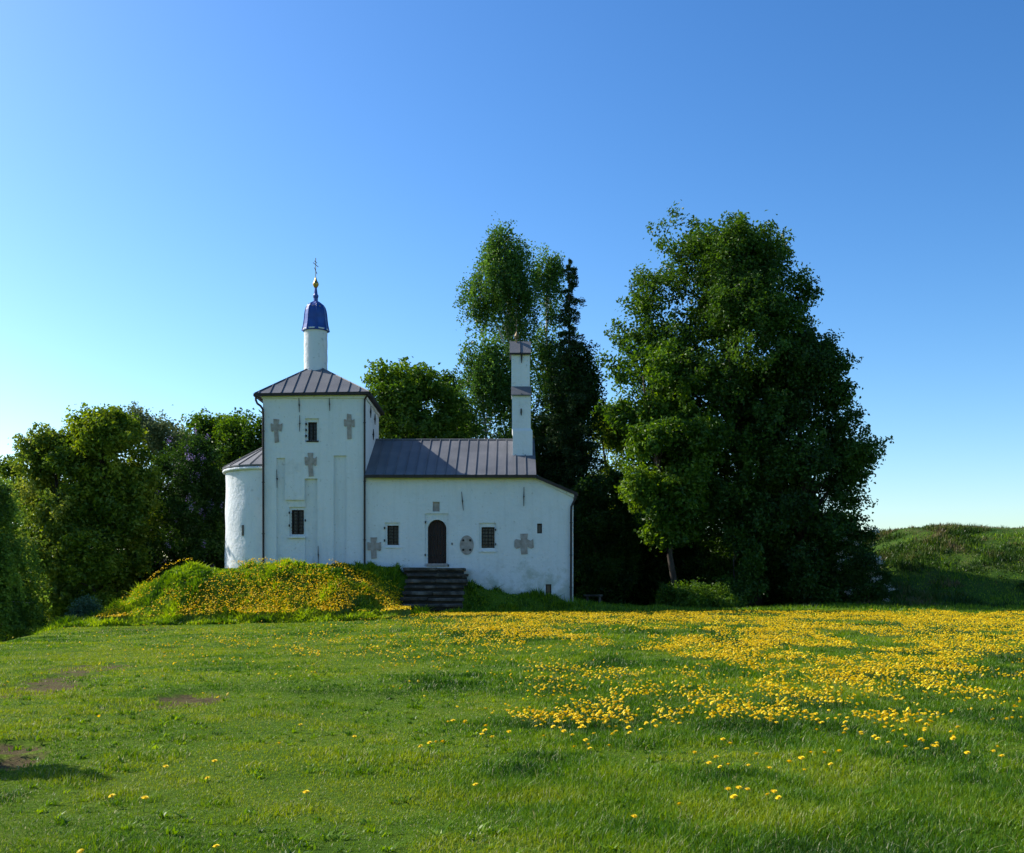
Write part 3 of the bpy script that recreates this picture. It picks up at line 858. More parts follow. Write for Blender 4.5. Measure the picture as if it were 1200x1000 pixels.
# steps to the door: a stair of worn stone slabs
sz_top = PZ(665.8, 49.2)
stairs = empty('stone_steps', (PX(511, 48.5), 48.5, 1.2), 'worn dark stone steps climbing to the arched church door', 'steps')
rnd = random.Random(5)
ns = 6
rise = (sz_top - PZ(708, 47.0)) / ns
for k in range(ns+1):
    yf = 49.0 - k*.30; z1 = sz_top - k*rise
    bm = bmesh.new()
    xl, xr = PX((472 if k == 0 else 478) - k*.9, 49), PX(545 + (4 if 0 < k < 3 else 0), 49)
    cuts = [xl] + [rnd.uniform(xl+.8, xr-.8)] + [xr]
    for a, b in zip(cuts[:-1], cuts[1:]):
        dz = rnd.uniform(-.008, .008); dy = rnd.uniform(-.02, .02)
        box(bm, a+.006, b-.006, yf - .06 + dy, (49.98 if k == 0 else yf + .29), z1-rise*.5, z1+dz)
    for v in bm.verts:
        v.co += Vector((rnd.uniform(-.035,.035), rnd.uniform(-.03,.015), rnd.uniform(-.022,.018)))
    bmesh.ops.bevel(bm, geom=list(bm.edges), offset=.02, segments=1, affect='EDGES')
    st_ = bobj('step', bm, M['steps'], stairs)
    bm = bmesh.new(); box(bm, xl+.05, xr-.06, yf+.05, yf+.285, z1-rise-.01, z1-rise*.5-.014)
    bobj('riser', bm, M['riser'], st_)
bm = bmesh.new()
box(bm, PX(482, 49), PX(543, 49), 47.6, 49.96, .6, sz_top-6*rise)
box(bm, PX(484, 49), PX(541, 49), 48.2, 49.95, sz_top-6*rise+.003, sz_top-3*rise)
box(bm, PX(484, 49), PX(541, 49), 49.1, 49.94, sz_top-3*rise+.003, sz_top-rise-.01)
bobj('stair_core', bm, M['steps'], stairs)

# ------------------------------------------------------------------ plants
def leaves_mesh(name, centers, normals, size, mat, tint, parent, aspect=.62, seed=0):
    r = np.random.default_rng(seed)
    n = len(centers)
    nrm = normals / (np.linalg.norm(normals, axis=1, keepdims=True) + 1e-9)
    ref = r.normal(size=(n, 3)); t = np.cross(nrm, ref); t /= (np.linalg.norm(t, axis=1, keepdims=True) + 1e-9)
    b = np.cross(nrm, t)
    s = np.asarray(size).reshape(-1, 1) * r.uniform(.7, 1.3, (n, 1))
    bend = nrm * s * .18
    v = np.stack([centers - t*s*.5, centers + b*s*aspect*.5 + bend, centers + t*s*.5, centers - b*s*aspect*.5 + bend], 1).reshape(-1, 3)
    q = np.arange(n*4).reshape(n, 4)
    return npmesh(name, v, quads=q, mat=mat, attrs={'tint': np.repeat(tint, 4)}, parent=parent)

GREEN = {
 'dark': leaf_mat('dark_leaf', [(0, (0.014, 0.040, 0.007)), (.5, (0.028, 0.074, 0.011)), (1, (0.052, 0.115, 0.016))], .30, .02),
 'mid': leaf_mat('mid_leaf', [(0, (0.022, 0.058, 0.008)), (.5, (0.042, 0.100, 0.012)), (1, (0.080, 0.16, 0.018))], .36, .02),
 'lime': leaf_mat('lime_leaf', [(0, (0.05, 0.105, 0.012)), (.5, (0.13, 0.205, 0.020)), (1, (0.27, 0.33, 0.035))], .42, .02),
 'fresh': leaf_mat('fresh_leaf', [(0, (0.028, 0.074, 0.008)), (.5, (0.064, 0.140, 0.014)), (1, (0.13, 0.225, 0.022))], .40, .02),
 'olive': leaf_mat('olive_leaf', [(0, (0.045, 0.095, 0.014)), (.5, (0.11, 0.175, 0.024)), (1, (0.23, 0.27, 0.045))], .40, .02),
 'birch': leaf_mat('birch_leaf', [(0, (0.03, 0.08, 0.014)), (.5, (0.06, 0.145, 0.022)), (1, (0.12, 0.23, 0.034))], .40, .03),
 'bright_birch': leaf_mat('bright_birch_leaf', [(0, (0.04, 0.085, 0.016)), (.5, (0.095, 0.18, 0.028)), (1, (0.19, 0.29, 0.045))], .45, .02),
 'spruce': leaf_mat('spruce_needle', [(0, (0.018, 0.045, 0.016)), (.5, (0.035, 0.075, 0.024)), (1, (0.06, 0.11, 0.032))], .12, .02),
 'grey': leaf_mat('grey_leaf', [(0, (0.055, 0.085, 0.035)), (.5, (0.10, 0.145, 0.055)), (1, (0.19, 0.22, 0.10))], .35, .02),
 'pine': leaf_mat('blue_green_leaf', [(0, (0.03, 0.065, 0.034)), (.5, (0.05, 0.11, 0.06)), (1, (0.09, 0.16, 0.08))], .2, .03),
 'lilac': leaf_mat('lilac_flower', [(0, (0.20, 0.15, 0.32)), (1, (0.38, 0.30, 0.52))], .3, .0),
 'white': leaf_mat('white_blossom', [(0, (0.5, 0.5, 0.48)), (1, (0.75, 0.75, 0.72))], .3, .0),
}

def tree(name, label, cat, group, prof, Y, base_px, mat, twigs=600, per=50, leaf=.20, kind='broad', seed=1, depth=.9, trunk_r=.25, lean=0, bark='bark', base_z=None, shell=.45, twig_len=1.0, limbs=26, blossom=None, lobes=None):
    """prof: (row, left px, right px) outline of the crown as it stands at distance Y."""
    r = np.random.default_rng(seed); rd = random.Random(seed)
    prof = sorted(prof)
    rows = np.array([p[0] for p in prof], float)
    L = np.array([p[1] for p in prof], float); Rr = np.array([p[2] for p in prof], float)
    bx = PX(base_px, Y); bz = float(H(bx, Y)) - .05 if base_z is None else base_z
    root = empty(name, (bx, Y, bz), label, cat, group)
    # clump positions
    wts = np.interp(np.linspace(rows[0], rows[-1], 400), rows, Rr - L)
    cdf = np.cumsum(wts**1.5); cdf /= cdf[-1]
    u = r.random(twigs)
    row = np.interp(u, cdf, np.linspace(rows[0], rows[-1], 400))
    l = np.interp(row, rows, L); rr = np.interp(row, rows, Rr)
    z = EYE + (HZ - row)/F*Y
    cx = ((l+rr)/2 - 600)/F*Y; rx = (rr-l)/2/F*Y
    K = lobes or max(16, twigs//(13 if kind == 'broad' else 11))
    lw = np.max(Rr - L)/F*Y
    lrow = np.interp(r.random(K), cdf, np.linspace(rows[0], rows[-1], 400))
    ll = np.interp(lrow, rows, L); lr = np.interp(lrow, rows, Rr)
    lrx = (lr-ll)/2/F*Y; lz = EYE + (HZ - lrow)/F*Y
    lR = np.clip(lw*.135*r.uniform(.6, 1.3, K), .35, 2.0); lR = np.minimum(lR, lrx*.75 + .15)
    lth = r.random(K)*2*np.pi; lrho = r.random(K)**.45
    lin = np.maximum(lrx - lR*.50, 0)*lrho
    ztop, zbot = EYE + (HZ - rows[0])/F*Y, EYE + (HZ - rows[-1])/F*Y
    lc = np.stack([((ll+lr)/2 - 600)/F*Y + lin*np.cos(lth), Y + np.minimum(lin*depth, 9)*np.sin(lth), np.clip(lz, zbot + lR*.6, ztop - lR*.75)], 1)
    pk = lR**2; pk = pk/pk.sum()
    li = r.choice(K, twigs, p=pk)
    dr = r.normal(size=(twigs, 3)); dr /= np.linalg.norm(dr, axis=1, keepdims=True)
    el = np.array([1, 1, .85 if kind == 'broad' else 1.25])
    pos = lc[li] + dr*el*(lR[li]*(r.random(twigs)**.42)*r.uniform(.85, 1.18, twigs))[:, None]
    cxs = (np.interp(HZ - (pos[:, 2]-EYE)/Y*F, rows, (L+Rr)/2) - 600)/F*Y
    out = np.stack([pos[:, 0] - cxs, pos[:, 1] - Y, np.zeros(twigs)], 1)/np.maximum(np.interp(HZ - (pos[:, 2]-EYE)/Y*F, rows, (Rr-L)/2/F*Y), .5)[:, None]
    out = out*.6 + dr*.7; out[:, 2] += .2
    rho = np.ones(twigs)
    # thin out some pockets so the sky shows
    gap = fbm(pos[:, 0]*.5 + pos[:, 1]*.25, pos[:, 2]*.5, seed+90, 3)
    keep = (gap > (.36 if kind == 'broad' else .41)) | (r.random(twigs) < .3)
    pos, out, li = pos[keep], out[keep], li[keep]
    nt_ = len(pos)
    if kind == 'broad':
        d = out + r.normal(0, .35, (nt_, 3)); d[:, 2] += .25
        spread = .26
    elif kind == 'birch':
        d = out*.25 + r.normal(0, .10, (nt_, 3)); d[:, 2] = -1
        spread = .13
    else:
        d = out + r.normal(0, .15, (nt_, 3)); d[:, 2] = -.15
        spread = .12
    d /= np.linalg.norm(d, axis=1, keepdims=True)
    ln = twig_len * r.uniform(.5, 1.35, nt_)
    if kind == 'broad':
        pos = pos - d*ln[:, None]*.5
    t = r.random((nt_, per))
    c = pos[:, None, :] + d[:, None, :]*(ln[:, None]*t)[:, :, None] + r.normal(0, 1, (nt_, per, 3))*(spread*(1.15 - .8*t))[:, :, None]*twig_len**.5
    c = c.reshape(-1, 3)
    nrm = r.normal(0, .8, (len(c), 3)); nrm[:, 2] += .55
    if kind == 'broad': nrm += np.repeat(out, per, 0)*.5
    ltint = r.normal(0, .17, K)[li]  # random tone per lobe, standing in for sunlit and dark clumps
    tint = np.clip(np.repeat(r.normal(.5, .15, nt_) + ltint, per) + r.normal(0, .15, len(c)), 0, 1)
    # trunk and limbs
    bm = bmesh.new()
    topz = float(EYE + (HZ - rows[0])/F*Y); topz -= 1.0 + .10*(topz - bz)
    tx = ((L[0]+Rr[0])/2 - 600)/F*Y
    pts = []; n_ = 9
    for k in range(n_):
        f = k/(n_-1)
        xx = bx + lean*math.sin(f*1.2) + (tx-bx-lean*math.sin(1.2))*f**1.6 + rd.uniform(-.12, .12)*(k > 0)
        pts.append(Vector((xx, Y + rd.uniform(-.12, .12)*(k > 0), bz - .3 + (topz-bz+.3)*f)))
    rads = [trunk_r*(1.25 if k == 0 else 1)*(1 - .9*(k/(n_-1))**.9) + .02 for k in range(n_)]
    tube(bm, pts, rads, 9)
    sel = rd.sample(range(nt_), min(limbs, nt_))
    for i in sel:
        e = Vector(pos[i])
        f = (e.z - bz)/(topz-bz) - rd.uniform(.12, .28)
        f = min(max(f, .12), .93)
        q = f*(n_-1); k = int(q); s = pts[k].lerp(pts[min(k+1, n_-1)], q-k)
        rs = rads[k]*.42
        mid = s.lerp(e, .5) + Vector((rd.uniform(-.25, .25), rd.uniform(-.25, .25), .35 if kind != 'birch' else .6))
        tube(bm, [s, s.lerp(mid, .5) + Vector((0, 0, .1)), mid, mid.lerp(e, .5), e], [rs, rs*.8, rs*.6, rs*.38, .012], 6)
    bobj('trunk', bm, M[bark], root, smooth=True)
    cr = leaves_mesh('crown', c, nrm, leaf, GREEN[mat], tint, root, seed=seed, aspect=.62 if kind != 'conifer' else .3)
    if blossom:
        m = r.random(nt_) < blossom[1]
        pb = pos[m] + d[m]*ln[m][:, None]
        k = 34
        cb = pb[:, None, :] + r.normal(0, 1, (len(pb), k, 3))*(np.array([.07, .07, .13]) if blossom[0] == 'lilac' else np.array([.10, .10, .06])) + out[m][:, None, :]*.12
        cb = cb.reshape(-1, 3)
        leaves_mesh('blossom', cb, r.normal(0, 1, cb.shape), .06, GREEN[blossom[0]], r.random(len(cb)), root, aspect=.9, seed=seed+1)
    return root

def conifer(name, label, cat, group, px, Y, row_top, row_bot, half_px, mat='spruce', seed=1, leaf=.22, base_z=None, dens=1.0, loc=None):
    r = np.random.default_rng(seed); rd = random.Random(seed)
    bx = PX(px, Y); bz = float(H(bx, Y)) - .05 if base_z is None else base_z
    zt = EYE + (HZ - row_top)/F*Y; zb = EYE + (HZ - row_bot)/F*Y
    Rm = half_px/F*Y
    root = empty(name, (bx, Y, bz), label, cat, group)
    bm = bmesh.new()
    Ht = zt - bz
    tube(bm, [(bx, Y, bz-.3), (bx+.02, Y, bz+Ht*.5), (bx, Y, zt)], [.02*Ht*.6+.03, .012*Ht*.6+.02, .012], 8)
    cs = []; ns_ = []; tn = []
    z = zb
    while z < zt - .1:
        f = (z-zb)/(zt-zb)
        rad = Rm*(1-f)**.62*rd.uniform(.5, 1.35) + .10
        nb = max(2, int(4*(1-f)) + 2)
        for k in range(nb):
            a = rd.uniform(0, 2*math.pi); rl = rad*rd.uniform(.6, 1.12)
            tip = Vector((bx + rl*math.cos(a), Y + rl*math.sin(a), z - rl*rd.uniform(.10, .32) + .1*rl))
            s = Vector((bx, Y, z + .1))
            tube(bm, [s, s.lerp(tip, .6) + Vector((0, 0, -.03*rl)), tip], [.02+.006*rl, .012+.003*rl, .006], 4, cap=False)
            m_ = int((26 + 42*rl/ max(.3, leaf*5))*dens)
            t = r.random(m_)**.8
            p = np.array(s)[None, :]*(1-t)[:, None] + np.array(tip)[None, :]*t[:, None]
            sw = .26*rl*(1-t*.75)
            side = np.array([-math.sin(a), math.cos(a), 0])
            p = p + side[None, :]*(r.uniform(-1, 1, m_)*sw)[:, None]
            p[:, 2] -= np.abs(r.normal(0, .16, m_))*min(1.6, rl + .4)*.9; p += r.normal(0, .05*min(1, rl+.3), p.shape)
            cs.append(p); nn = r.normal(0, .6, (m_, 3)); nn[:, 2] += .8; ns_.append(nn)
            tn.append(np.clip(r.normal(.5, .2, m_) + rd.uniform(-.15, .15), 0, 1))
        z += max(.07, (zt-zb)/75)*rd.uniform(.6, 1.4)
    bobj('trunk', bm, M['bark'], root)
    leaves_mesh('crown', np.concatenate(cs), np.concatenate(ns_), leaf, GREEN[mat], np.concatenate(tn), root, aspect=.35, seed=seed)
    return root

BG = 'trees of the wood behind the church'
LF = 'trees of the wood on the left'
# --- big trees on the right
tree('linden_tree', 'tallest broad green tree right of the church, rounded top standing clear against the sky', 'tree', 'big trees right of the church',
     [(256, 826, 850), (272, 790, 890), (290, 755, 925), (315, 740, 945), (348, 733, 960), (385, 730, 960), (430, 728, 960), (490, 730, 962), (550, 735, 960), (590, 765, 962), (625, 805, 955), (660, 845, 945), (680, 850, 930)],
     59, 884, 'mid', twigs=2500, per=70, leaf=.19, seed=3, trunk_r=.42, limbs=60, depth=.85, twig_len=1.25)
tree('maple_tree', 'lighter green tree with a thin leaning trunk, left of the tallest tree', 'tree', 'big trees right of the church',
     [(385, 742, 762), (400, 722, 800), (430, 712, 820), (480, 712, 840), (540, 716, 850), (590, 730, 840), (620, 752, 815), (636, 765, 800)],
     56, 794, 'fresh', twigs=760, per=52, leaf=.23, seed=4, trunk_r=.17, lean=-.5, limbs=26, twig_len=1.1)
tree('elm_tree', 'dark broad tree with low drooping right side, right of the tallest tree', 'tree', 'big trees right of the church',
     [(384, 920, 945), (402, 900, 970), (430, 880, 990), (470, 870, 1003), (520, 862, 1014), (545, 862, 1016), (590, 860, 1008), (620, 866, 1003), (660, 880, 1012), (700, 900, 1010)],
     57, 945, 'dark', twigs=1500, per=66, leaf=.19, seed=5, trunk_r=.34, limbs=40, twig_len=1.2)
tree('hawthorn_bush', 'dark bush with small white blossoms at the right foot of the big trees', 'bush', None,
     [(615, 1000, 1018), (640, 990, 1032), (670, 985, 1038), (705, 985, 1038)], 55.5, 1012, 'dark', twigs=220, per=46, leaf=.13, seed=6, trunk_r=.07, limbs=14, twig_len=.7, blossom=('white', .22))
tree('linden_shrub', 'leafy green shoots growing low in front of the big trunk', 'bush', None,
     [(622, 852, 872), (645, 842, 890), (670, 830, 895), (695, 832, 895), (708, 840, 880)], 55, 862, 'mid', twigs=220, per=44, leaf=.17, seed=8, trunk_r=.05, limbs=14, twig_len=.7)
tree('low_shrub', 'low sunlit green shrub at the foot of the leaning trunk', 'bush', None,
     [(687, 792, 845), (694, 776, 862), (703, 768, 870), (714, 766, 872), (722, 772, 866)], 53, 820, 'fresh', twigs=460, per=40, leaf=.12, seed=9, trunk_r=.03, limbs=12, twig_len=.45, depth=.5, lobes=34)
# --- behind the nave
tree('birch_tree', 'tall weeping birch rising above the bell gable', 'tree', BG,
     [(252, 589, 600), (266, 574, 610), (288, 560, 620), (305, 547, 624), (335, 547, 628), (362, 560, 632), (380, 588, 636), (430, 596, 645), (500, 600, 650), (560, 600, 655), (640, 605, 655)],
     66, 615, 'birch', twigs=1250, per=46, leaf=.16, kind='birch', seed=12, trunk_r=.28, bark='birch_bark', twig_len=2.0, depth=.9, limbs=40)
tree('second_birch_tree', 'weeping birch crown with a lower top between the tallest birch and the spruce', 'tree', BG,
     [(286, 634, 644), (302, 626, 655), (345, 622, 662), (400, 628, 672), (470, 632, 684), (540, 636, 690), (640, 640, 690)],
     67.5, 652, 'birch', twigs=900, per=46, leaf=.16, kind='birch', seed=112, trunk_r=.2, bark='birch_bark', twig_len=1.8, depth=.9, limbs=26)
conifer('spruce_tree', 'tall dark spruce standing right behind the weeping birch', 'tree', BG, 667, 64.5, 302, 640, 46, seed=13, leaf=.17, dens=3.0)
tree('dark_birch_tree', 'dark drooping tree between the tall spruce and the lighter maple', 'tree', BG,
     [(392, 672, 690), (415, 655, 700), (450, 640, 705), (560, 635, 708), (640, 640, 705)],
     65.5, 684, 'dark', twigs=950, per=46, leaf=.17, kind='birch', seed=14, trunk_r=.2, twig_len=1.8, limbs=20)
tree('young_birch_tree', 'lower pale green birch behind the nave roof, left of the tall birch', 'tree', BG,
     [(388, 560, 570), (402, 545, 582), (430, 534, 600), (470, 528, 612), (520, 524, 620), (600, 522, 620)],
     63, 575, 'birch', twigs=1500, per=44, leaf=.17, kind='birch', seed=15, trunk_r=.2, bark='birch_bark', twig_len=1.5, limbs=24)
tree('round_maple_tree', 'round green maple behind the tower roof and nave ridge', 'tree', BG,
     [(430, 448, 470), (438, 425, 500), (450, 412, 525), (480, 408, 545), (530, 408, 550), (600, 415, 545)],
     61, 480, 'fresh', twigs=1000, per=50, leaf=.21, seed=16, trunk_r=.26, limbs=24)
tree('ash_tree', 'green tree between the round maple and the lower birch', 'tree', BG,
     [(438, 518, 530), (448, 505, 545), (480, 500, 560), (560, 500, 560), (620, 505, 560)],
     66, 530, 'mid', twigs=480, per=46, leaf=.2, seed=17, trunk_r=.2, limbs=14)
tree('willow_tree', 'bright green willow glimpsed in the gap left of the big trees', 'tree', BG,
     [(470, 700, 712), (490, 690, 740), (540, 680, 760), (600, 676, 765), (650, 680, 760)],
     71, 715, 'lime', twigs=600, per=46, leaf=.2, seed=18, trunk_r=.2, limbs=14)
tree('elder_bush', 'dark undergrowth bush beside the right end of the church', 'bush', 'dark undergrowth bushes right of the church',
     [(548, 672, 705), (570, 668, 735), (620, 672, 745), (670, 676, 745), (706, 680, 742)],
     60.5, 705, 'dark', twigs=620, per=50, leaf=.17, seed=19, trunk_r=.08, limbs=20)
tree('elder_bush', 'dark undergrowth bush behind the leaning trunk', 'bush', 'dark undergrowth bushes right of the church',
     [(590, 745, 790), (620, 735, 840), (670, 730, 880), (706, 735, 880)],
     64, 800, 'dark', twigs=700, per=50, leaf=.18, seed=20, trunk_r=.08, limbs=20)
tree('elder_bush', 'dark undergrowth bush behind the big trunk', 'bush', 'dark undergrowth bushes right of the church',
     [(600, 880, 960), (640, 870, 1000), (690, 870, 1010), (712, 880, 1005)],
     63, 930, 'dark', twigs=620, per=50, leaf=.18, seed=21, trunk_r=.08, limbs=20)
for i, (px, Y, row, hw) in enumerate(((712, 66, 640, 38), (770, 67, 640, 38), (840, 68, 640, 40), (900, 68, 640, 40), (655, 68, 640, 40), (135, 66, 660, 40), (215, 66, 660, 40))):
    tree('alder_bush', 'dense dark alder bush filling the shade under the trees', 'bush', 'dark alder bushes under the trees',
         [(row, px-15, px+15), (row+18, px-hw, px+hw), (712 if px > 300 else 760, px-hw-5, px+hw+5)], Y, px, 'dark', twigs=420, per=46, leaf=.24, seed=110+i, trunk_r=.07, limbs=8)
# --- left wood
bzl = -4.5
tree('hanging_birch_tree', 'nearest birch at the left edge with bright hanging foliage', 'tree', LF,
     [(560, -40, 20), (600, -60, 32), (650, -70, 44), (700, -70, 48), (740, -60, 42), (775, -50, 30)],
     49, -10, 'bright_birch', twigs=1100, per=46, leaf=.14, kind='birch', seed=30, trunk_r=.13, bark='birch_bark', twig_len=1.3, limbs=22)
tree('aspen_tree', 'pale green aspen at the left edge behind the hanging birch', 'tree', LF,
     [(540, -20, 25), (560, -40, 50), (620, -50, 66), (700, -50, 66), (760, -40, 56)],
     62, 8, 'lime', twigs=700, per=46, leaf=.19, seed=31, trunk_r=.2, limbs=16)
tree('olive_maple_tree', 'yellowish green maple second from the left edge of the wood', 'tree', LF,
     [(508, 44, 90), (524, 24, 118), (570, 10, 124), (630, 8, 124), (700, 25, 115), (740, 40, 110)],
     57, 70, 'olive', twigs=1050, per=52, leaf=.2, seed=32, trunk_r=.22, limbs=24)
conifer('distant_spruce_tree', 'small spruce tip poking above the left wood', 'tree', LF, 57, 72, 502, 640, 18, seed=33, leaf=.22, base_z=-5)
tree('green_maple_tree', 'tall full maple in the middle of the left wood, leaves in sunny clumps', 'tree', LF,
     [(486, 105, 135), (496, 82, 162), (525, 72, 176), (580, 64, 180), (640, 66, 180), (700, 85, 168), (728, 90, 160)],
     57, 122, 'lime', twigs=1300, per=52, leaf=.21, seed=34, trunk_r=.24, limbs=28)
tree('feathery_willow_tree', 'feathery greyish tree top between the maple and the lilac', 'tree', LF,
     [(483, 168, 200), (490, 148, 218), (515, 138, 230), (560, 135, 232), (640, 135, 232), (715, 140, 225)],
     64, 184, 'grey', twigs=800, per=48, leaf=.16, seed=35, trunk_r=.2, limbs=26)
tree('oak_tree', 'dark green oak behind the lilac, left of the apse', 'tree', LF,
     [(484, 236, 266), (490, 214, 288), (515, 206, 300), (560, 205, 300), (640, 205, 300)],
     67, 250, 'fresh', twigs=850, per=50, leaf=.21, seed=36, trunk_r=.22, limbs=24)
tree('hazel_tree', 'green tree touching the tower corner above the apse roof', 'tree', LF,
     [(487, 284, 300), (497, 272, 330), (520, 265, 350), (600, 262, 350)],
     66, 300, 'fresh', twigs=520, per=48, leaf=.2, seed=37, trunk_r=.18, limbs=16)
tree('lilac_bush', 'tall dark lilac bush with pale purple flower spikes, left of the apse', 'bush', None,
     [(515, 215, 240), (530, 190, 262), (560, 172, 278), (610, 162, 284), (650, 164, 280), (680, 170, 255), (700, 175, 230)],
     60, 218, 'dark', twigs=1050, per=48, leaf=.15, seed=38, trunk_r=.12, limbs=26, twig_len=.8, blossom=('lilac', .10))
tree('shade_bush', 'dark bush crowded against the mound behind the apse', 'bush', 'dark bushes at the foot of the left wood',
     [(600, 230, 275), (630, 225, 290), (665, 225, 285)], 59.5, 262, 'mid', twigs=240, per=46, leaf=.15, seed=39, trunk_r=.06, limbs=12, twig_len=.7)
tree('juniper_bush', 'small rounded blue green bush at the far edge of the field', 'bush', 'dark bushes at the foot of the left wood',
     [(702, 90, 112), (712, 82, 120), (728, 80, 122), (742, 84, 118)], 47.5, 101, 'pine', twigs=240, per=46, leaf=.10, seed=40, trunk_r=.05, limbs=10, twig_len=.5)
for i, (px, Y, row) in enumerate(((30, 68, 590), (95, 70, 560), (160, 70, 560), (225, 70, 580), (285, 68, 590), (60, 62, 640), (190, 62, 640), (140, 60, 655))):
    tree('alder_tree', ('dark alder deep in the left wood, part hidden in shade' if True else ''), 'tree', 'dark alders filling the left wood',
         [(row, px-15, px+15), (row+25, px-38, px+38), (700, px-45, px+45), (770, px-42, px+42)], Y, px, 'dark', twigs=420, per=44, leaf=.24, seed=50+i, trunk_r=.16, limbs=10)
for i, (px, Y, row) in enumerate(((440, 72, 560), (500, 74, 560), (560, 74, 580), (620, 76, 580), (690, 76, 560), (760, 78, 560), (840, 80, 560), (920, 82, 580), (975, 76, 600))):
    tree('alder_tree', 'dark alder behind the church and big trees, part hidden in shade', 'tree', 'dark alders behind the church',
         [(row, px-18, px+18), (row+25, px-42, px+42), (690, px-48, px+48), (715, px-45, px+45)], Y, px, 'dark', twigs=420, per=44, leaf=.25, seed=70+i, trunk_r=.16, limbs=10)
# small spruce just outside the frame that throws the pointed shadow at lower left
tipx, tipy = gy(118, 914)
hS = 3.45; dd = hS/math.tan(R(SUN_EL))
sx_, sy_ = tipx - dd*math.cos(R(SUN_AZ)), tipy + dd*math.sin(R(SUN_AZ))
conifer('young_spruce_tree', 'young spruce standing just left of the view, casting the pointed shadow', 'tree', None,
        600 + sx_/sy_*F, sy_, HZ - (float(H(sx_, sy_)) + hS - EYE)/sy_*F, HZ - (float(H(sx_, sy_)) + .25 - EYE)/sy_*F, .85/sy_*F, seed=90, leaf=.10, dens=3)

# ------------------------------------------------------------------ grass and flowers
def project(x, y, z):
    return 600 + x/y*F, HZ - (z-EYE)/y*F
def blades(name, x, y, z, h, wd, tint, mat, lean=.45, seed=0, label=None, cat=None):
    r = np.random.default_rng(seed); n = len(x)
    a = r.random(n)*2*np.pi; la = a + np.pi/2 + r.normal(0, .5, n)
    b = np.stack([x, y, z], 1)
    sd_ = np.stack([np.cos(a), np.sin(a), np.zeros(n)], 1) * (wd/2)[:, None]
    ld = np.stack([np.cos(la), np.sin(la), np.zeros(n)], 1) * (h*np.abs(r.normal(0, lean, n)))[:, None]
    up = np.zeros((n, 3)); up[:, 2] = h
    v = np.stack([b - sd_, b + sd_, b + up*.55 + ld*.3 - sd_*.75, b + up*.55 + ld*.3 + sd_*.75, b + up*.95 + ld], 1).reshape(-1, 3)
    i0 = np.arange(n)*5
    q = np.stack([i0, i0+1, i0+3, i0+2], 1); t = np.stack([i0+2, i0+3, i0+4], 1)
    o = npmesh(name, v, quads=q, tris=t, mat=mat, attrs={'tint': np.repeat(tint, 5)})
    return tag(o, label, cat, kind='stuff')
def tall_grass(x, y):
    """0 short turf .. 1 tall lush grass."""
    a = fbm(x*.6 + 3, y*.5, 101, 4)
    px = 600 + x/y*F
    side = sst(420, 760, px)*.26 + sst(300, 60, px)*.0
    return np.clip((a + side - .52)*4.0, 0, 1)
X_, Y_, Hh, W_, T_ = [], [], [], [], []
for (ya, yb, den, wd, hs) in ((4.6, 9, 4200, .0062, .9), (9, 16, 2000, .0090, .95), (16, 28, 760, .015, 1.05), (28, 50, 260, .026, 1.2)):
    xm = .48*yb + 5
    n = int(2*xm*(yb-ya)*den)
    x = rng.uniform(-xm, xm, n); y = rng.uniform(ya, yb, n)
    k = np.abs(x) < .48*y + 5
    x, y = x[k], y[k]
    d = dirt(x, y)
    clump = fbm(x*2.3, y*2.3, 111, 3)
    dn = d*2.2*sst(.30, .55, fbm(x*1.7, y*1.7, 119, 3))
    k = (rng.random(len(x)) > dn) & (rng.random(len(x)) < .35 + 1.3*clump) & (x > -13.5 - (y-27.5)*.26)
    k &= ~((y > 48) & (x > -18))
    x, y, clump = x[k], y[k], clump[k]
    tg = tall_grass(x, y)
    tuft = sst(.64, .74, fbm(x*1.5, y*1.5, 115, 3))
    h = (.018 + .016*rng.random(len(x)) + tuft*.03 + tg*.04*sst(300, 700, 600 + x/y*F) + tg*.006 + np.clip(clump-.55, 0, 1)*.12)*hs*rng.uniform(.6, 1.3, len(x))
    X_.append(x); Y_.append(y); Hh.append(h); W_.append(np.full(len(x), wd)*rng.uniform(.7, 1.3, len(x)))
    big = fbm(x*.5, y*.5, 121, 3)
    t = .66 - .22*tg - .25*tuft + .16*sst(620, 250, 600 + x/y*F) + (big-.5)*1.5 + (fbm(x*1.1, y*1.1, 123, 3)-.5)*.9 + (clump-.5)*.5 + rng.normal(0, .16, len(x))
    t = np.clip(t, 0, .93); dry_glint = rng.random(len(x)) < (.035 + .05*(1-tg)); t[dry_glint] = rng.uniform(.955, 1, dry_glint.sum())  # pale blades: dry straw, plus glints of glossy blades put in as colour
    T_.append(t)
x, y, h, wd, t = map(np.concatenate, (X_, Y_, Hh, W_, T_))
blades('grass', x, y, H(x, y) - .01, h, wd, t, M['lawn_blade'], seed=5, lean=.8, label='short green meadow grass covering the field', cat='grass')

# lush growth on the mound
n = 80000
x = rng.uniform(-20, -1.8, n); y = rng.uniform(43.6, 50, n)
cl = fbm(x*1.3, y*1.3, 131, 3)
k = (y > np.interp(x, [-18, -7, -5, -4.4, -2, -1.8], [44.2, 44.0, 45.0, 46.2, 46.3, 46.6])) & ((y < 49.85)) & ~((x > -4.95) & (y > 47.05)) & (rng.random(n) < .25 + cl*1.5)
x, y, cl = x[k], y[k], cl[k]
h = (.10 + .6*np.clip(cl-.38, 0, 1)*1.4)*rng.uniform(.6, 1.25, len(x))*np.where(y > 48.6, .5, 1)
blades('mound_grass', x, y, H(x, y) - .02, h, rng.uniform(.035, .08, len(x)), np.clip(.6 + (fbm(x*1.2, y*1.2, 141, 3)-.5)*2.0 + rng.normal(0, .15, len(x)), 0, 1), M['herb'], seed=6, lean=.6, label='lush leafy weeds covering the bank below the church', cat='weeds')
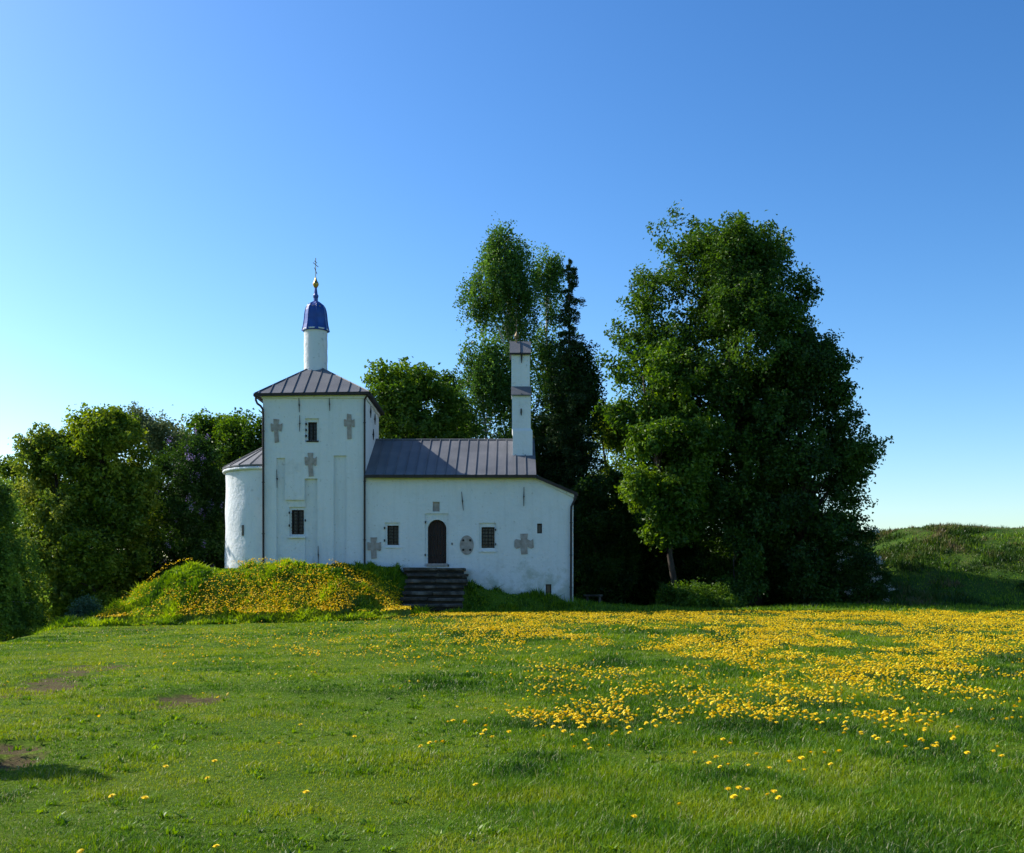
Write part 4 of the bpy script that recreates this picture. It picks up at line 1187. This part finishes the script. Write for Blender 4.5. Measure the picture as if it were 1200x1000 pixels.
# rough strip along the foot of the wall and in the shade on the right
n = 60000
x = rng.uniform(-2.2, 34, n); y = rng.uniform(46, 64, n)
k = ~((x < 2.9) & (y > 49.9)) & (rng.random(n) < .25 + fbm(x*.8, y*.8, 151, 3)) & (rng.random(n) > dirt(x, y)*2.5)
x, y = x[k], y[k]
cl = fbm(x*.9, y*.9, 152, 3)
h = (.10 + .35*np.clip(cl-.4, 0, 1) + .22*(x < 3)*sst(.40, .62, cl)*sst(48, 49.6, y))*rng.uniform(.6, 1.3, len(x))
blades('shade_grass', x, y, H(x, y) - .02, h, rng.uniform(.025, .045, len(x)), np.clip(rng.normal(.4, .2, len(x)), 0, 1), M['herb'], seed=7, label='taller grass along the foot of the wall and below the trees', cat='grass')
# weeds crowding the wall and the steps
n = 26000
x = rng.uniform(-6.9, 3.4, n); y = rng.uniform(46.6, 49.93, n)
k = ((x > -1.95) | ((x < -5.0) & (y > 48.1)))
x, y = x[k], y[k]
cl = fbm(x*1.6, y*1.6, 155, 3)
k = rng.random(len(x)) < sst(.36, .60, cl) + .12
x, y, cl = x[k], y[k], cl[k]
h = (.08 + .75*np.clip(cl-.42, 0, 1))*rng.uniform(.5, 1.4, len(x))*np.interp(y, [46.6, 49.9], [.6, 1.15])
blades('wall_weeds', x, y, H(x, y) - .02, h, rng.uniform(.03, .07, len(x)), np.clip(rng.normal(.35, .25, len(x)), 0, 1), M['herb'], seed=17, lean=.6, label='uneven dark weeds crowding the church wall beside the steps', cat='weeds')
# broad leaved rosettes in the near lawn
n = 2600
y = 4.8 + 15*rng.random(n)**.8; x = rng.uniform(-1, 1, n)*(.48*y + .5)
k = (fbm(x*.8, y*.8, 156, 3) > .46) & (rng.random(n) > dirt(x, y)*1.5)
x, y = x[k], y[k]
q = 11
xx = np.repeat(x, q) + rng.normal(0, .022, len(x)*q); yy = np.repeat(y, q) + rng.normal(0, .022, len(x)*q)
sc = np.repeat(rng.uniform(.5, 1.15, len(x)), q)
blades('meadow_weeds', xx, yy, H(xx, yy) - .005, .05*sc*rng.uniform(.6, 1.3, len(xx)), .020*sc, np.clip(np.repeat(rng.normal(.35, .2, len(x)), q) + rng.normal(0, .1, len(xx)), 0, 1), M['herb'], seed=18, lean=1.5, label='broad leaved weed rosettes scattered through the near lawn', cat='weeds')
# rampart
n = 120000
x = rng.uniform(14, 46, n); y = rng.uniform(52, 78, n)
cl = fbm(x*.8, y*.8, 161, 4)
k = rng.random(n) < np.clip((cl-.38)*5, .15, 1)
x, y, cl = x[k], y[k], cl[k]
h = (.10 + .9*np.clip(cl-.45, 0, 1))*rng.uniform(.5, 1.4, len(x))
tt = np.clip((fbm(x*.5, y*.8, 171, 4)-.5)*3.2 + .5 + rng.normal(0, .18, len(x)), 0, 1)
blades('rampart_grass', x, y, H(x, y) - .03, h, rng.uniform(.04, .08, len(x)), tt, M['rough_blade'], seed=8, lean=.6, label='rough tussocky grass with dry brown stalks on the rampart slope', cat='grass')

# dandelions
def fdens(px, py, x, y):
    n1 = fbm(x*.45, y*.30, 201, 4); n2 = fbm(x*1.9, y*1.2, 211, 3)
    d = np.full(px.shape, .003)
    def blob(cx, cy, sx, sy, s): return s*np.exp(-(((px-cx)/sx)**2 + ((py-cy)/sy)**2))
    right = sst(560, 800, px)*sst(712, 724, py)*(1 - sst(800, 868, py - 18*sst(900, 1150, px)))
    strip = sst(480, 620, px)*sst(712, 720, py)*(1-sst(742, 775, py))*.6
    core = sst(700, 950, px)*sst(718, 735, py)*(1-sst(790, 840, py))
    d = d + .50*right*sst(.42, .62, n1) + strip*.8*sst(.42, .58, n1) + core*.65*sst(.38, .58, n1)
    d = d + blob(640, 850, 55, 12, .9)*sst(.35, .5, n2) + blob(790, 840, 85, 18, .9)*sst(.35, .5, n2) + blob(1010, 850, 120, 25, .45)*sst(.4, .6, n2)
    d = d + sst(560, 700, px)*sst(850, 880, py)*(1-sst(910, 965, py))*.13*sst(.5, .6, n2) + sst(300, 100, np.abs(px-330))*sst(870, 890, py)*(1-sst(930, 960, py))*.05*sst(.5, .6, n2) + sst(480, 560, px)*(1-sst(580, 640, px))*sst(840, 870, py)*(1-sst(890, 905, py))*.12
    d = d + blob(410, 765, 160, 16, .16)*sst(.5, .62, n2) + blob(560, 745, 90, 20, .25)*sst(.45, .6, n2) + blob(700, 728, 130, 8, .5) + blob(560, 722, 60, 5, .6)
    return d * np.where(n2 > .49, 1.75, .18)
X_, Y_ = [], []
for (ya, yb, den) in ((6.0, 12, 60), (12, 20, 190), (20, 32, 185), (32, 47.3, 125)):
    xm = .48*yb + 5
    n = int(2*xm*(yb-ya)*den)
    x = rng.uniform(-xm, xm, n); y = rng.uniform(ya, yb, n)
    k = (np.abs(x) < .48*y + 5) & (x > -13.5 - (y-27.5)*.26)
    x, y = x[k], y[k]
    px, py = project(x, y, H(x, y))
    k = rng.random(len(x)) < fdens(px, py, x, y)*(1 if y.mean() > 12 else .8)
    k &= ~((x < -5) & (y > 44))
    X_.append(x[k]); Y_.append(y[k])
# bank of the mound
n = 13500
x = rng.uniform(-17.0, -4.2, n); y = rng.uniform(44.3, 48.3, n)
n1 = fbm(x*.7, y*.7, 221, 4)
low = 1 - sst(44.6, 47.0, y)
k = rng.random(n) < (.20 + .55*low + .35*sst(-12, -7, x))*sst(.38, .60, n1)*1.2
X_.append(x[k]); Y_.append(y[k])
fx_, fy_ = np.concatenate(X_), np.concatenate(Y_)
fz_ = H(fx_, fy_)
order = np.argsort(fy_)
fx_, fy_, fz_ = fx_[order], fy_[order], fz_[order]
print('dandelions', len(fx_))
in_view = (np.abs(fx_/fy_*F) < 596) & (fz_ > -50)
pxv, pyv = project(fx_, fy_, fz_ + .08)
in_view &= (pyv < 995)
near_idx = np.where(in_view)[0][:300]
mask = np.ones(len(fx_), bool); mask[near_idx] = False
# the rest: one mass
def flower_mass(x, y, z, seed):
    r = np.random.default_rng(seed); n = len(x); K = 7
    h = r.uniform(.07, .15, n) + np.where((x < -4) & (y > 43.5), .26, 0) + np.where(y > 30, .04, 0)
    rad = r.uniform(.011, .0225, n)*np.interp(y, [10, 45], [1.0, 1.2])*np.where((x < -4) & (y > 43.5), 1.35, 1)
    tx, ty = r.normal(0, .38, n), r.normal(0, .38, n)
    ang = np.arange(K)/K*2*np.pi
    V = []
    for (rf, zf) in ((.45, -.35), (1.0, .05), (.62, .38)):
        xx = x[:, None] + rad[:, None]*rf*np.cos(ang)[None, :]; yy = y[:, None] + rad[:, None]*rf*np.sin(ang)[None, :]
        zz = z[:, None] + h[:, None] + rad[:, None]*zf + (xx-x[:, None])*tx[:, None] + (yy-y[:, None])*ty[:, None]
        V.append(np.stack([xx, yy, zz], -1))
    apex = np.stack([x, y, z + h + rad*.5], -1)[:, None, :]
    # stem: a thin three sided spike
    sw = .004
    st = np.stack([np.stack([x + sw*math.cos(a), y + sw*math.sin(a), z - .02 + 0*h], -1) for a in (0, 2.1, 4.2)] + [np.stack([x, y, z + h], -1)], 1)
    A = np.concatenate(V + [apex, st], 1)   # n x (3K+1+4) x 3
    S = 3*K + 5; base = np.arange(n)[:, None]*S
    qs = []; ts = []
    for ring in (0, 1):
        for k_ in range(K):
            a, b = ring*K + k_, ring*K + (k_+1) % K
            qs.append(np.concatenate([base+a, base+b, base+b+K, base+a+K], 1))
    for k_ in range(K):
        ts.append(np.concatenate([base + 2*K + k_, base + 2*K + (k_+1) % K, base + 3*K], 1))
    s0 = 3*K + 1
    tq = []
    for k_ in range(3):
        tq.append(np.concatenate([base + s0 + k_, base + s0 + (k_+1) % 3, base + s0 + 3], 1))
    qa = np.stack(qs, 1).reshape(-1, 4); ta = np.stack(ts, 1).reshape(-1, 3); tb = np.stack(tq, 1).reshape(-1, 3)
    mids = np.concatenate([np.zeros(len(qa)), np.zeros(len(ta)), np.ones(len(tb))])
    tint = np.repeat(r.random(n), S)
    return A.reshape(-1, 3), qa, np.concatenate([ta, tb]), mids, tint
A, qa, ta, mids, tint = flower_mass(fx_[mask], fy_[mask], fz_[mask], 3)
o = npmesh('dandelion_carpet', A, quads=qa, tris=ta, mat=[M['petal'], M['stem']], attrs={'tint': tint}, mids=mids)
tag(o, 'carpet of yellow dandelions spreading over the farther field and the bank', 'dandelions', kind='stuff')
# the nearest as single flowers
def dandelion_mesh(seed):
    rd = random.Random(seed); bm = bmesh.new()
    h = 0.10 + rd.uniform(-.02, .03)
    tube(bm, [(0, 0, -.02), (.004, .003, h*.5), (0, 0, h-.004)], [.003, .0026, .0024], 5)
    ns_ = len(bm.faces)
    for ring, (nr, rr, zz, up) in enumerate(((16, .024, 0, .000), (14, .019, .004, .007), (10, .012, .007, .012))):
        for k in range(nr):
            a = 2*math.pi*(k + .5*ring)/nr + rd.uniform(-.1, .1)
            c, s = math.cos(a), math.sin(a); q = rr*rd.uniform(.88, 1.1); wv = .0042
            p = [(c*.002 - s*wv*.5, s*.002 + c*wv*.5, h-.003+zz), (c*.002 + s*wv*.5, s*.002 - c*wv*.5, h-.003+zz), (c*q + s*wv, s*q - c*wv, h+up), (c*q*1.06, s*q*1.06, h+up+.001), (c*q - s*wv, s*q + c*wv, h+up)]
            bm.faces.new([bm.verts.new(v) for v in p])
    lathe(bm, 0, 0, [(.003, h-.010), (.007, h-.004), (.008, h+.004), (.005, h+.012)], 8)
    me = bpy.data.meshes.new('dandelion')
    bm.faces.ensure_lookup_table()
    for i, f in enumerate(bm.faces): f.material_index = 1 if i < ns_ else 0
    bm.to_mesh(me); bm.free()
    me.materials.append(M['petal_near']); me.materials.append(M['stem'])
    return me
protos = [dandelion_mesh(s) for s in range(4)]
base = bpy.data.objects.new('dandelion', protos[0])
rd = random.Random(8)
for q, i in enumerate(near_idx):
    o = base if q == 0 else base.copy()
    o.data = protos[rd.randrange(4)]
    C.objects.link(o)
    o.location = (fx_[i], fy_[i], fz_[i])
    o.rotation_euler = (rd.uniform(-.3, .3), rd.uniform(-.3, .3), rd.uniform(0, 6.28))
    s = rd.uniform(.85, 1.2); o.scale = (s, s, s*rd.uniform(.8, 1.2))
    tag(o, 'single yellow dandelion flower in the nearer grass', 'dandelion', 'single dandelions in the nearer grass')

# small bench of stone behind the right end of the church
bn = empty('stone_bench', (PX(694, 53), 53, float(H(PX(694, 53), 53))), 'low grey stone bench in the shade right of the church', 'bench')
bm = bmesh.new(); zb_ = PZ(697, 53)
box(bm, PX(684, 53), PX(706, 53), 52.8, 53.25, zb_-.09, zb_)
bmesh.ops.bevel(bm, geom=list(bm.edges), offset=.015, segments=1, affect='EDGES')
bobj('seat', bm, M['steps'], bn)
for px in (687, 701.5):
    bm = bmesh.new(); box(bm, PX(px, 53), PX(px+2.5, 53), 52.85, 53.2, zb_-.75, zb_-.092); bobj('leg', bm, M['steps'], bn)
